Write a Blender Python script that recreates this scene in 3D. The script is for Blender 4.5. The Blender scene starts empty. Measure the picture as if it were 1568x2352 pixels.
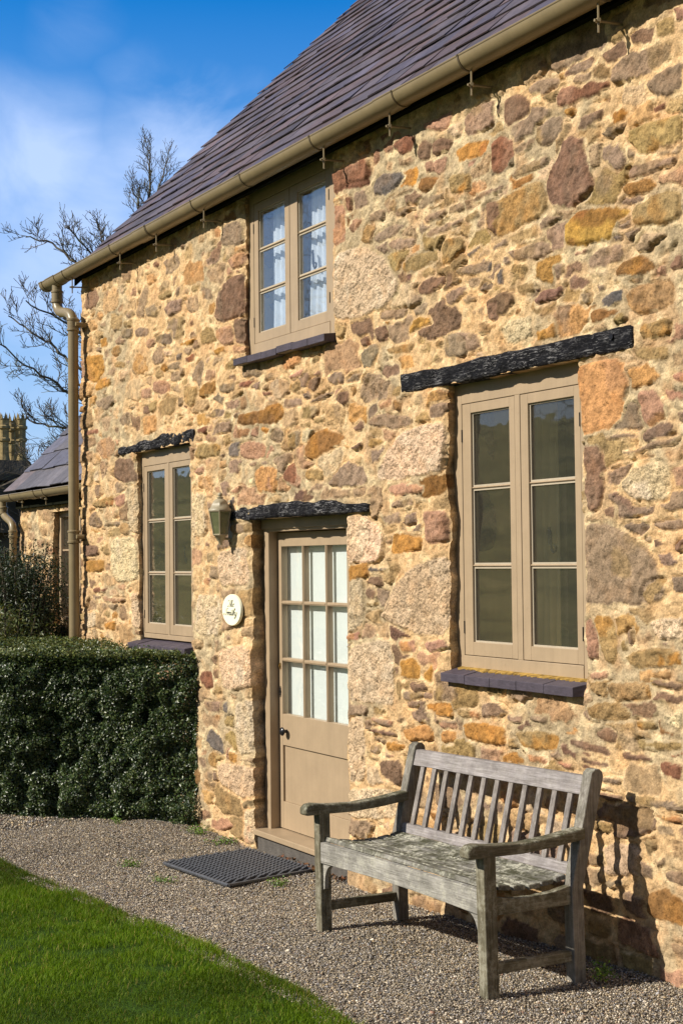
import bpy, math, random
import numpy as np
from mathutils import Matrix, Vector
R_=math.radians
S=bpy.context.scene
COL=bpy.data.collections.new("place"); S.collection.children.link(COL)
# ---------------- camera ----------------
CAMP=Vector((0,-4.13,1.75))
def cam_axes(a,p,r):
    a,p,r=R_(a),R_(p),R_(r)
    F=Vector((-math.cos(a)*math.cos(p),math.sin(a)*math.cos(p),math.sin(p)))
    rt=F.cross(Vector((0,0,1))).normalized(); up=rt.cross(F)
    return rt*math.cos(r)+up*math.sin(r), -rt*math.sin(r)+up*math.cos(r), F
RT,UP,FW=cam_axes(30.2,2.0,-0.61)
cd=bpy.data.cameras.new("camera"); cam=bpy.data.objects.new("camera",cd); COL.objects.link(cam)
m=Matrix((RT,UP,-FW)).transposed().to_4x4(); m.translation=CAMP; cam.matrix_world=m
cd.sensor_fit='VERTICAL'; cd.sensor_height=36; cd.lens=50; cd.clip_start=0.05; cd.clip_end=3000
S.camera=cam
def view_dir(x,y):   # direction in the world of a point of the sky (only used to say where the clouds stand)
    v=FW+RT*((x-784)/3266.7)-UP*((y-1176)/3266.7); return v.normalized()
# ---------------- light ----------------
SUN_AZ,SUN_EL=15.0,34.5      # degrees left of the wall's normal, height
SV=Vector((-math.sin(R_(SUN_AZ))*math.cos(R_(SUN_EL)),-math.cos(R_(SUN_AZ))*math.cos(R_(SUN_EL)),math.sin(R_(SUN_EL))))
sl=bpy.data.lights.new("sun",'SUN'); sl.energy=4.6; sl.angle=R_(0.5); sl.color=(1,0.93,0.82)
so=bpy.data.objects.new("sun",sl); COL.objects.link(so); so.rotation_euler=SV.to_track_quat('Z','Y').to_euler(); so.location=(-5,-12,12)
W=bpy.data.worlds.new("World"); S.world=W; W.use_nodes=True
nt=W.node_tree; nt.nodes.clear(); N=nt.nodes.new; L=nt.links.new
out=N('ShaderNodeOutputWorld'); bg=N('ShaderNodeBackground'); bg.inputs[1].default_value=0.095
sky=N('ShaderNodeTexSky'); sky.sky_type='NISHITA'; sky.sun_disc=False; sky.sun_elevation=R_(SUN_EL); sky.sun_rotation=R_(180+SUN_AZ)
sky.air_density=1.0; sky.dust_density=0.3; sky.ozone_density=2.5
hs=N('ShaderNodeHueSaturation'); hs.inputs['Saturation'].default_value=1.55; hs.inputs['Value'].default_value=1.3; hs.inputs['Hue'].default_value=0.508
L(sky.outputs[0],hs.inputs['Color'])
tc=N('ShaderNodeTexCoord')
def vm(op,a,b=None):
    n=N('ShaderNodeVectorMath'); n.operation=op
    if hasattr(a,'links'): L(a,n.inputs[0])
    else: n.inputs[0].default_value=a
    if b is not None:
        if hasattr(b,'links'): L(b,n.inputs[1])
        else: n.inputs[1].default_value=b
    return n
def mm(op,a,b=0.0,clamp=False):
    n=N('ShaderNodeMath'); n.operation=op; n.use_clamp=clamp
    for k,v in enumerate((a,b)):
        if hasattr(v,'links'): L(v,n.inputs[k])
        else: n.inputs[k].default_value=v
    return n.outputs[0]
nz=N('ShaderNodeTexNoise'); nz.inputs['Scale'].default_value=5.0; nz.inputs['Detail'].default_value=7; nz.inputs['Roughness'].default_value=.55; nz.inputs['Distortion'].default_value=.5
mp=N('ShaderNodeMapping'); mp.inputs['Scale'].default_value=(1,1.6,2.2); mp.inputs['Location'].default_value=(3.1,.4,1.7)
L(tc.outputs['Generated'],mp.inputs[0]); L(mp.outputs[0],nz.inputs['Vector'])
nv=N('ShaderNodeTexNoise'); nv.inputs['Scale'].default_value=9; nv.inputs['Detail'].default_value=5; L(tc.outputs['Generated'],nv.inputs['Vector'])
warp=vm('NORMALIZE',vm('ADD',tc.outputs['Generated'],vm('MULTIPLY',vm('SUBTRACT',nv.outputs['Color'],(.5,.5,.5)).outputs[0],(.06,.06,.06)).outputs[0]).outputs[0]).outputs[0]
tot=None
for (x,y,rad,st) in [(40,360,4.2,1.2),(200,520,4.6,1.0),(430,320,3.4,1.2),(320,400,3.4,.9),(165,55,1.9,.40),(318,200,1.9,.55),(40,700,5.5,.9),(110,900,6,.8),(560,240,1.8,.5),(-700,500,6,.8),(500,-700,9,.7)]:
    d=view_dir(x,y)
    dt=vm('DOT_PRODUCT',warp,tuple(d)).outputs['Value']
    c0=math.cos(R_(rad)); v=mm('MULTIPLY',mm('DIVIDE',mm('SUBTRACT',dt,c0),1-c0,True),st)
    tot=v if tot is None else mm('MAXIMUM',tot,v)
# general thin cloud round the rest of the sky, away from the sun side
cl=mm('MULTIPLY',mm('POWER',tot,1.1),mm('MULTIPLY',mm('SUBTRACT',nz.outputs[0],0.33,True),2.9,True),True)
sep=N('ShaderNodeSeparateXYZ'); L(tc.outputs['Generated'],sep.inputs[0])
hz=mm('MULTIPLY',mm('POWER',mm('SUBTRACT',1.0,mm('DIVIDE',sep.outputs['Z'],0.38,True),True),0.9),0.92)
mx0=N('ShaderNodeMix'); mx0.data_type='RGBA'; L(hz,mx0.inputs['Factor']); L(hs.outputs[0],mx0.inputs['A']); mx0.inputs['B'].default_value=(2.7,4.0,6.6,1)
mx=N('ShaderNodeMix'); mx.data_type='RGBA'; L(mm('MULTIPLY',cl,0.78),mx.inputs['Factor']); L(mx0.outputs['Result'],mx.inputs['A']); mx.inputs['B'].default_value=(4.6,5.8,8.4,1)
# added dim neutral veil over the unseen sky facing the wall, cuts blue fill
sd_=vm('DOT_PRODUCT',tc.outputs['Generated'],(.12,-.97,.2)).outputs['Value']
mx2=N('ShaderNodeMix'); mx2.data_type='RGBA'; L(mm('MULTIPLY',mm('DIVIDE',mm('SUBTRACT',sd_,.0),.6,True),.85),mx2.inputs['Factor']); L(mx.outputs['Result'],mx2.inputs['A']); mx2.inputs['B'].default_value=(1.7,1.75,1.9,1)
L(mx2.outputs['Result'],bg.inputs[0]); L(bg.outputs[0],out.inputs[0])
S.view_settings.view_transform='Standard'; S.view_settings.look='None'; S.view_settings.exposure=0.55; S.view_settings.gamma=1
S.render.engine='CYCLES'
try: S.cycles.max_bounces=8; S.cycles.transparent_max_bounces=12
except Exception: pass
# ---------------- helpers ----------------
rng=np.random.default_rng(7); random.seed(7)
def root_loc(o):
    v=Vector((0,0,0))
    while o is not None: v=v+Vector(o.location); o=o.parent
    return v
def tag(o,label=None,cat=None,group=None,kind=None):
    if label: o['label']=label
    if cat: o['category']=cat
    if group: o['group']=group
    if kind: o['kind']=kind
    return o
def empty(name,loc,label,cat,group=None,rot=(0,0,0)):
    o=bpy.data.objects.new(name,None); COL.objects.link(o); o.location=loc; o.rotation_euler=rot; o.empty_display_size=.1
    return tag(o,label,cat,group)
def npmesh(name,V,F,mat,parent=None,col=None,att=None,smooth=False,local=False):
    """V (n,3) array; F list of (k,4)/(k,3) int arrays; col (n,3); att dict name->(n,)"""
    if not isinstance(F,list): F=[F]
    V=np.asarray(V,float)
    if parent is not None and not local: V=V-np.array(root_loc(parent))
    me=bpy.data.meshes.new(name); me.vertices.add(len(V)); me.vertices.foreach_set('co',V.astype(np.float32).ravel())
    F=[np.asarray(f,dtype=np.int32) for f in F if len(f)]
    idx=np.concatenate([f.ravel() for f in F]); sz=np.concatenate([np.full(len(f),f.shape[1]) for f in F])
    me.loops.add(len(idx)); me.loops.foreach_set('vertex_index',idx)
    me.polygons.add(len(sz)); st=np.concatenate([[0],np.cumsum(sz)[:-1]]).astype(np.int32); me.polygons.foreach_set('loop_start',st)
    me.update(calc_edges=True); me.validate()
    if smooth: me.polygons.foreach_set('use_smooth',np.ones(len(me.polygons),dtype=bool))
    if col is not None:
        a=me.color_attributes.new('col','FLOAT_COLOR','POINT'); c=np.ones((len(V),4),np.float32); c[:,:3]=col; a.data.foreach_set('color',c.ravel())
    for k,v in (att or {}).items():
        a=me.attributes.new(k,'FLOAT','POINT'); a.data.foreach_set('value',np.asarray(v,np.float32))
    me.materials.append(mat); o=bpy.data.objects.new(name,me); COL.objects.link(o)
    if parent is not None: o.parent=parent
    return o
class MB:
    def __init__(s): s.v=[]; s.f=[]; s.c=[]; s.cur=None
    def add(s,vs,fs):
        b=len(s.v); s.v+= [tuple(v) for v in vs]; s.f+=[tuple(i+b for i in f) for f in fs]; s.c+=[s.cur or (1,1,1)]*len(vs); return s
    def box(s,x0,x1,y0,y1,z0,z1):
        return s.add([(x0,y0,z0),(x1,y0,z0),(x1,y1,z0),(x0,y1,z0),(x0,y0,z1),(x1,y0,z1),(x1,y1,z1),(x0,y1,z1)],[(0,3,2,1),(4,5,6,7),(0,1,5,4),(1,2,6,5),(2,3,7,6),(3,0,4,7)])
    def hexa(s,p): # 8 corners bottom4 (ccw) top4
        return s.add(p,[(0,3,2,1),(4,5,6,7),(0,1,5,4),(1,2,6,5),(2,3,7,6),(3,0,4,7)])
    def prism(s,prof,axis,a,b): # prof list of 2D, extruded along axis
        n=len(prof)
        def P(t,q): return {'x':(t,q[0],q[1]),'y':(q[0],t,q[1]),'z':(q[0],q[1],t)}[axis]
        vs=[P(a,q) for q in prof]+[P(b,q) for q in prof]
        return s.add(vs,[tuple(range(n)),tuple(range(2*n-1,n-1,-1))]+[(i,i+n,(i+1)%n+n,(i+1)%n) for i in range(n)])
    def tube(s,pts,rads,n=8,cap=True):
        pts=[Vector(p) for p in pts]; 
        if not isinstance(rads,(list,tuple)): rads=[rads]*len(pts)
        ring=[]; prev=None
        for i,p in enumerate(pts):
            d=(pts[min(i+1,len(pts)-1)]-pts[max(i-1,0)])
            if d.length<1e-9: d=Vector((0,0,1))
            d.normalize()
            if prev is None: a=d.orthogonal().normalized()
            else:
                a=prev-d*prev.dot(d); a=a.normalized() if a.length>1e-6 else d.orthogonal().normalized()
            prev=a; b=d.cross(a)
            ring.append([p+(a*math.cos(2*math.pi*k/n)+b*math.sin(2*math.pi*k/n))*rads[i] for k in range(n)])
        vs=[q for r in ring for q in r]; fs=[]
        for i in range(len(pts)-1):
            for k in range(n): fs.append((i*n+k,i*n+(k+1)%n,(i+1)*n+(k+1)%n,(i+1)*n+k))
        if cap: fs+=[tuple(range(n-1,-1,-1)),tuple((len(pts)-1)*n+k for k in range(n))]
        return s.add(vs,fs)
    def lathe(s,cx,cy,prof,n=16,a0=0,a1=2*math.pi): # prof (r,z)
        full=abs(a1-a0-2*math.pi)<1e-6; m=n if full else n+1; vs=[]
        for r,z in prof:
            for k in range(m):
                t=a0+(a1-a0)*k/n; vs.append((cx+r*math.cos(t),cy+r*math.sin(t),z))
        fs=[]
        for i in range(len(prof)-1):
            for k in range(n): fs.append((i*m+k,i*m+(k+1)%m,(i+1)*m+(k+1)%m,(i+1)*m+k))
        if full: fs+=[tuple(range(m-1,-1,-1)),tuple((len(prof)-1)*m+k for k in range(m))]
        return s.add(vs,fs)
    def build(s,name,mat,parent=None,local=False,smooth=False,bevel=0,cols=False,seg=2):
        off=Vector((0,0,0)) if (parent is None or local) else root_loc(parent)
        me=bpy.data.meshes.new(name); me.from_pydata([tuple(Vector(v)-off) for v in s.v],[],s.f); me.update()
        if smooth:
            for p in me.polygons: p.use_smooth=True
        if cols:
            a=me.color_attributes.new('col','FLOAT_COLOR','POINT'); a.data.foreach_set('color',np.array([c+(1,) for c in s.c],np.float32).ravel())
        me.materials.append(mat); o=bpy.data.objects.new(name,me); COL.objects.link(o)
        if parent is not None: o.parent=parent
        if bevel:
            b=o.modifiers.new('b','BEVEL'); b.width=bevel; b.segments=seg; b.limit_method='ANGLE'; b.angle_limit=R_(40)
        if smooth:
            try:
                e=o.modifiers.new('e','EDGE_SPLIT'); e.split_angle=R_(48)
            except Exception: pass
        return o
def sm(x): x=np.clip(x,0,1); return x*x*(3-2*x)
def vnoise(x,y,seed):
    r=np.random.default_rng(seed).random((256,256)); xi=np.floor(x).astype(int); yi=np.floor(y).astype(int); fx=sm(x-xi); fy=sm(y-yi)
    a=r[xi%256,yi%256]; b=r[(xi+1)%256,yi%256]; c=r[xi%256,(yi+1)%256]; d=r[(xi+1)%256,(yi+1)%256]
    return (a*(1-fx)+b*fx)*(1-fy)+(c*(1-fx)+d*fx)*fy-.5
def fbm(x,y,freq,seed,oct=4,gain=.5):
    o=0; a=1
    for k in range(oct): o=o+a*vnoise(x*freq+17.3*k,y*freq+9.1*k,seed+k); a*=gain; freq*=2.03
    return o
# ---------------- materials ----------------
def srgb(*c): return tuple((x/255/12.92 if x/255<=.04045 else ((x/255+.055)/1.055)**2.4) for x in c)
class MT:
    def __init__(s,name,rough=.7,spec=.3):
        s.m=bpy.data.materials.new(name); s.m.use_nodes=True; s.nt=s.m.node_tree; s.b=s.nt.nodes['Principled BSDF']
        s.b.inputs['Roughness'].default_value=rough; s.b.inputs['Specular IOR Level'].default_value=spec
        s.tc=s.n('ShaderNodeTexCoord'); s.bh=None
    def n(s,t,**k):
        n=s.nt.nodes.new(t)
        for a,b in k.items(): setattr(n,a,b)
        return n
    def l(s,a,b): s.nt.links.new(a,b)
    def put(s,v,sock):
        if hasattr(v,'links'): s.l(v,sock)
        else: sock.default_value=v if not isinstance(v,tuple) or len(v)!=3 or len(sock.default_value)==3 else v+(1,)
    def mp(s,scale=(1,1,1),rot=(0,0,0),src='Object'):
        m=s.n('ShaderNodeMapping'); m.inputs['Scale'].default_value=scale; m.inputs['Rotation'].default_value=rot; s.l(s.tc.outputs[src],m.inputs[0]); return m.outputs[0]
    def noise(s,scale,detail=4,vec=None,rough=.55,dist=0):
        n=s.n('ShaderNodeTexNoise'); n.inputs['Scale'].default_value=scale; n.inputs['Detail'].default_value=detail; n.inputs['Roughness'].default_value=rough; n.inputs['Distortion'].default_value=dist
        s.l(vec if vec is not None else s.tc.outputs['Object'],n.inputs['Vector']); return n.outputs[0]
    def vor(s,scale,vec=None,feature='F1',outp='Distance'):
        n=s.n('ShaderNodeTexVoronoi'); n.feature=feature; n.inputs['Scale'].default_value=scale
        s.l(vec if vec is not None else s.tc.outputs['Object'],n.inputs['Vector']); return n.outputs[outp]
    def math(s,op,a,b=0.,clamp=False):
        n=s.n('ShaderNodeMath',operation=op,use_clamp=clamp)
        for k,v in enumerate((a,b)):
            if hasattr(v,'links'): s.l(v,n.inputs[k])
            else: n.inputs[k].default_value=v
        return n.outputs[0]
    def rng(s,v,a,b,c=0.,d=1.):
        n=s.n('ShaderNodeMapRange'); n.clamp=True; s.l(v,n.inputs[0])
        for k,x in zip((1,2,3,4),(a,b,c,d)): n.inputs[k].default_value=x
        return n.outputs[0]
    def ramp(s,v,stops):
        n=s.n('ShaderNodeValToRGB'); e=n.color_ramp.elements
        while len(e)>1: e.remove(e[-1])
        e[0].position=stops[0][0]; e[0].color=stops[0][1]+(1,)
        for p,c in stops[1:]:
            q=e.new(p); q.color=c+(1,)
        s.l(v,n.inputs[0]); return n.outputs[0]
    def mix(s,f,a,b,mode='MIX'):
        n=s.n('ShaderNodeMix',data_type='RGBA',blend_type=mode); s.put(f,n.inputs['Factor']); s.put(a,n.inputs['A']); s.put(b,n.inputs['B']); return n.outputs['Result']
    def attr(s,name,outp='Color'):
        n=s.n('ShaderNodeAttribute'); n.attribute_name=name; return n.outputs[outp]
    def base(s,c): s.put(c,s.b.inputs['Base Color']); return s
    def bump(s,h,dist,strength=1.):
        n=s.n('ShaderNodeBump'); n.inputs['Distance'].default_value=dist; n.inputs['Strength'].default_value=strength; s.l(h,n.inputs['Height'])
        if s.bh is not None: s.l(s.bh,n.inputs['Normal'])
        s.bh=n.outputs[0]; s.l(s.bh,s.b.inputs['Normal']); return s
def grey(v): return (v,v,v)
# rubble stone and mortar: colour of each stone comes with the mesh, grain from the nodes
def stone_mat():
    t=MT('rubble_stone',.9,.2); c=t.attr('col'); g=t.attr('gran','Fac')
    n1=t.noise(28,6,rough=.65); n2=t.noise(110,4,rough=.6); n3=t.noise(9,3)
    c=t.mix(1.,c,t.ramp(n1,[(.25,grey(.62)),(.5,grey(1.0)),(.75,grey(1.28))]),'MULTIPLY')
    c=t.mix(t.math('MULTIPLY',t.rng(n3,.5,.72),.35),c,t.mix(1.,c,(1.18,.92,.66),'MULTIPLY'))
    c=t.mix(1.,c,t.ramp(n2,[(.3,grey(.72)),(.5,grey(1.)),(.7,grey(1.2))]),'MULTIPLY')
    sp=t.noise(170,2,rough=.7); spk=t.ramp(sp,[(.36,grey(.42)),(.46,grey(1.)),(.62,grey(1.22))])
    c=t.mix(g,c,t.mix(1.,c,spk,'MULTIPLY'))
    pit=t.rng(t.noise(46,3,rough=.6),.30,.37)
    c=t.mix(1.,c,t.ramp(pit,[(0,grey(.72)),(1,grey(1.))]),'MULTIPLY')
    t.base(c)
    t.bump(t.noise(24,6,rough=.66),.011,.9).bump(t.noise(80,5,rough=.7),.006,1.).bump(pit,.004,.7)
    h=t.math('MULTIPLY',t.math('SUBTRACT',1.,t.vor(60)),g); t.bump(h,.008,.9)
    return t.m
M={}
M['stone']=stone_mat()
def paint(name,c,r=.45,bump=.0008,var=.1):
    t=MT(name,r,.4); n=t.noise(6,5,rough=.6); c2=t.mix(1.,c,t.ramp(n,[(.3,grey(1-var)),(.7,grey(1+var*.6))]),'MULTIPLY')
    c2=t.mix(1.,c2,t.ramp(t.noise(3,5,t.mp((16,16,1.2)),.65),[(.3,grey(.95)),(.6,grey(1.02))]),'MULTIPLY'); d=t.rng(t.noise(40,4),.62,.75); c2=t.mix(t.math('MULTIPLY',d,.25),c2,tuple(x*.55 for x in c)); t.base(c2)
    t.bump(t.noise(120,3),bump,.6).bump(t.noise(7,2),.004,.25); return t.m
M['paint']=paint('taupe_paint',(.345,.256,.162))
M['paintu']=M['paint']
M['gutter']=paint('taupe_gutter_paint',(.225,.175,.095),.38,.0006,.14)
M['lamp']=paint('lantern_paint',(.33,.285,.19),.45,.001,.25)
M['cream']=paint('cream_plaster',(.80,.63,.29),.8)
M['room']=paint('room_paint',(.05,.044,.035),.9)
def glass(name,ior=1.6,tint=(.93,.96,.93),rf=1.0):
    m_=bpy.data.materials.new(name); m_.use_nodes=True; n=m_.node_tree; n.nodes.clear(); o=n.nodes.new('ShaderNodeOutputMaterial')
    tr=n.nodes.new('ShaderNodeBsdfTransparent'); tr.inputs[0].default_value=tint+(1,); gl=n.nodes.new('ShaderNodeBsdfGlossy'); gl.inputs['Roughness'].default_value=.015; gl.inputs[0].default_value=(1,1,1,1)
    lw=n.nodes.new('ShaderNodeLayerWeight'); lw.inputs[0].default_value=.5; pw=n.nodes.new('ShaderNodeMath'); pw.operation='POWER'; pw.inputs[1].default_value=3.2; n.links.new(lw.outputs['Facing'],pw.inputs[0])
    fr=n.nodes.new('ShaderNodeMapRange'); f0=((ior-1)/(ior+1))**2; fr.inputs[3].default_value=f0; fr.inputs[4].default_value=1.; n.links.new(pw.outputs[0],fr.inputs[0]); bm=n.nodes.new('ShaderNodeBump'); bm.inputs['Distance'].default_value=.0015; bm.inputs['Strength'].default_value=.5
    nz=n.nodes.new('ShaderNodeTexNoise'); nz.inputs['Scale'].default_value=5; tcn=n.nodes.new('ShaderNodeTexCoord'); n.links.new(tcn.outputs['Object'],nz.inputs['Vector']); n.links.new(nz.outputs[0],bm.inputs['Height'])
    n.links.new(bm.outputs[0],gl.inputs['Normal'])
    # smears of dust on the pane
    df=n.nodes.new('ShaderNodeBsdfDiffuse'); df.inputs[0].default_value=(.55,.52,.42,1); n2=n.nodes.new('ShaderNodeTexNoise'); n2.inputs['Scale'].default_value=34; n2.inputs['Detail'].default_value=6; n2.inputs['Roughness'].default_value=.75; n2.inputs['Distortion'].default_value=1.5
    n.links.new(tcn.outputs['Object'],n2.inputs['Vector']); mr=n.nodes.new('ShaderNodeMapRange'); mr.inputs[1].default_value=.69; mr.inputs[2].default_value=.80; mr.inputs[3].default_value=.02; mr.inputs[4].default_value=.5; n.links.new(n2.outputs[0],mr.inputs[0])
    mx=n.nodes.new('ShaderNodeMixShader'); mu=n.nodes.new('ShaderNodeMath'); mu.operation='MULTIPLY'; mu.inputs[1].default_value=rf; mu.use_clamp=True; n.links.new(fr.outputs[0],mu.inputs[0])
    n.links.new(mu.outputs[0],mx.inputs[0]); n.links.new(tr.outputs[0],mx.inputs[1]); n.links.new(gl.outputs[0],mx.inputs[2])
    m2=n.nodes.new('ShaderNodeMixShader'); n.links.new(mr.outputs[0],m2.inputs[0]); n.links.new(mx.outputs[0],m2.inputs[1]); n.links.new(df.outputs[0],m2.inputs[2]); n.links.new(m2.outputs[0],o.inputs[0]); return m_
M['glass']=glass('window_glass',1.9,(.96,.96,.92))
M['glass_up']=glass('upper_window_glass',2.05,(.92,.95,.97))
M['glass_door']=glass('door_glass',1.4,(.97,.98,.98))
def beam_mat():
    t=MT('black_beam',.8,.18); v=t.mp((3,14,14)); w=t.noise(4.5,8,v,.7,1.6); st=t.noise(7,5,t.mp((1.6,15,15)),.65,1.6)
    f=t.math('MULTIPLY',t.rng(st,.53,.60),t.rng(t.noise(7,4),.42,.58,.15,1.)); t.base(t.mix(t.math('MULTIPLY',f,.8),(.008,.008,.011),(.42,.41,.41)))  # pale streaks paint highlights of the rough timber into its colour
    t.bump(st,.012,1.).bump(w,.03,.8); return t.m
M['beam']=beam_mat()
def slate(name,attr=True,base=(.085,.07,.08)):
    t=MT(name,.62,.35); c=t.attr('col') if attr else base
    n=t.noise(14,6,rough=.7); c=t.mix(1.,c,t.ramp(n,[(.3,grey(.65)),(.55,grey(1.)),(.75,grey(1.35))]),'MULTIPLY')
    li=t.rng(t.noise(38,5,rough=.7),.66,.74); c=t.mix(t.math('MULTIPLY',li,.4),c,(.30,.29,.24)); t.base(c)
    t.bump(t.noise(30,6,t.mp((1,1,3)),.7),.004,.8); return t.m
M['slate']=slate('roof_slate'); M['sill']=slate('sill_tile',True)
def wood(name,vec,cols,moss,lic):
    t=MT(name,.82,.2); g=t.noise(5,8,t.mp(vec),.7,.4); c=t.ramp(g,list(zip((.25,.5,.75),cols)))
    blot=t.noise(4.5,5,rough=.7); c=t.mix(1.,c,t.ramp(blot,[(.35,grey(.72)),(.6,grey(1.15))]),'MULTIPLY')
    geo=t.n('ShaderNodeNewGeometry'); sx=t.n('ShaderNodeSeparateXYZ'); t.l(geo.outputs['Normal'],sx.inputs[0]); up=t.rng(sx.outputs['Z'],-.2,.8,.35,1.)
    al=t.rng(t.noise(8,6,rough=.78),.42,.56,.0,moss); c=t.mix(t.math('MULTIPLY',al,up),c,(.055,.055,.028))
    pt=t.rng(t.noise(9,6,rough=.75),.46,.56); li=t.rng(t.noise(38,6,rough=.75),.47,.54)
    c=t.mix(t.math('MULTIPLY',t.math('MULTIPLY',li,pt),t.math('MULTIPLY',up,lic)),c,(.46,.45,.36))
    t.base(c); t.bump(g,.006,.9).bump(t.noise(70,4),.0015,.6); return t.m
CLEAN=((.15,.13,.125),(.27,.245,.24),(.40,.375,.38)); MOSSY=((.05,.043,.024),(.15,.132,.088),(.30,.275,.21)); SEAT=((.05,.046,.036),(.20,.19,.165),(.40,.39,.355)); PALE=((.15,.14,.12),(.30,.285,.255),(.44,.425,.39))
M['wood_x']=wood('weathered_wood',(1.2,22,22),CLEAN,.25,.15); M['wood_z']=wood('weathered_upright',(22,22,1.2),MOSSY,.55,.6); M['wood_y']=wood('weathered_arm',(22,1.2,22),MOSSY,.8,.55)
M['wood_slat']=wood('weathered_back_slat',(22,22,1.2),((.10,.085,.075),(.22,.195,.18),(.35,.32,.305)),.2,.1); M['wood_post']=wood('weathered_post',(22,22,1.2),((.09,.078,.062),(.20,.182,.155),(.34,.32,.29)),.45,.3)
M['wood_seat']=wood('weathered_seat',(1.2,22,22),SEAT,.95,.9); M['wood_rail']=wood('weathered_front_rail',(1.2,22,22),PALE,.35,.9)
def simple(name,c,r=.6,spec=.4,metal=0,bump=0,var=.15,sc=20):
    t=MT(name,r,spec); n=t.noise(sc,4); t.base(t.mix(1.,c,t.ramp(n,[(.3,grey(1-var)),(.7,grey(1+var))]),'MULTIPLY')); t.b.inputs['Metallic'].default_value=metal
    if bump: t.bump(t.noise(sc*4,4),bump,.8)
    return t.m
M['black']=simple('black_iron',(.012,.012,.014),.25,.5); M['brass']=simple('brass',(.30,.19,.06),.4,.5,.8)
M['sign']=simple('sign_enamel',(.86,.84,.62),.3,.4,0,0,.02); M['ink']=simple('black_lettering',(.03,.03,.025),.5)
M['rubber']=simple('mat_rubber',(.06,.063,.07),.45,.5,0,.001,.4,60)
M['blind']=simple('blind_fabric',(.72,.765,.745),.9,.1,0,0,.03,6)
M['net']=simple('net_curtain',(.84,.86,.9),.9,.1,0,0,.05,8)
M['curtain']=simple('curtain_cloth',(.8,.70,.5),.9,.1,0,0,.1,8)
M['trim']=simple('curtain_trim',(.008,.006,.005),.9,.1,0,0,.1,8)
def leafm(name,c1,c2,r=.35,spec=.5,tr=.15):
    t=MT(name,r,spec); oi=t.attr('col'); t.base(t.mix(1.,oi,(1,1,1),'MULTIPLY'))
    try: t.b.inputs['Transmission Weight'].default_value=0
    except Exception: pass
    m_=t.nt; o=m_.nodes['Material Output']; td=t.n('ShaderNodeBsdfTranslucent'); t.l(t.mix(1.,oi,(1.3,1.5,.6),'MULTIPLY'),td.inputs[0]); mx=t.n('ShaderNodeMixShader'); mx.inputs[0].default_value=tr
    t.l(t.b.outputs[0],mx.inputs[1]); t.l(td.outputs[0],mx.inputs[2]); t.l(mx.outputs[0],o.inputs[0]); return t.m
M['hleaf']=leafm('hedge_leaf',0,0,.38,.45,.12); M['leaf']=leafm('shrub_leaf',0,0,.45,.4,.2); M['grass']=leafm('grass_blade',0,0,.6,.15,.3)
M['dark']=simple('shade_black',(.008,.009,.005),.95,.05)  # near-black: shade inside the hedge and under the eaves, put into colour
def bark():
    t=MT('bark',.9,.15); n=t.noise(3,5); t.base(t.ramp(n,[(.35,(.075,.062,.05)),(.55,(.14,.12,.09)),(.7,(.18,.185,.09))])); return t.m
M['bark']=bark()
def gravel_mat():
    t=MT('gravel_bed',.95,.15); v=t.n('ShaderNodeTexVoronoi'); v.inputs['Scale'].default_value=85; t.l(t.tc.outputs['Object'],v.inputs['Vector'])
    sp=t.n('ShaderNodeSeparateColor'); t.l(v.outputs['Color'],sp.inputs[0])
    c=t.ramp(sp.outputs[0],[(0,(.03,.025,.02)),(.3,(.09,.075,.055)),(.6,(.15,.13,.10)),(1,(.25,.23,.20))]); t.base(c); t.bump(v.outputs['Distance'],-.008,1.); return t.m
M['gravel']=gravel_mat()
t=MT('pebbles',.8,.25); t.base(t.attr('col')); t.bump(t.noise(400,2),.001,.5); M['pebble']=t.m
def turf():
    t=MT('turf',.95,.1); n=t.noise(9,6,rough=.7); t.base(t.ramp(n,[(.3,(.018,.035,.004)),(.6,(.035,.075,.006)),(.8,(.07,.10,.015))])); t.bump(t.noise(60,4),.02,1.); return t.m
M['turf']=turf()
def land():
    t=MT('far_land',.95,.05); n=t.noise(.08,6,rough=.6); n2=t.noise(.6,5); c=t.ramp(n,[(.35,(.05,.06,.018)),(.5,(.13,.125,.04)),(.7,(.19,.16,.06))]); t.base(t.mix(1.,c,t.ramp(n2,[(.3,grey(.5)),(.7,grey(1.3))]),'MULTIPLY')); return t.m
M['land']=land()
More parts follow.
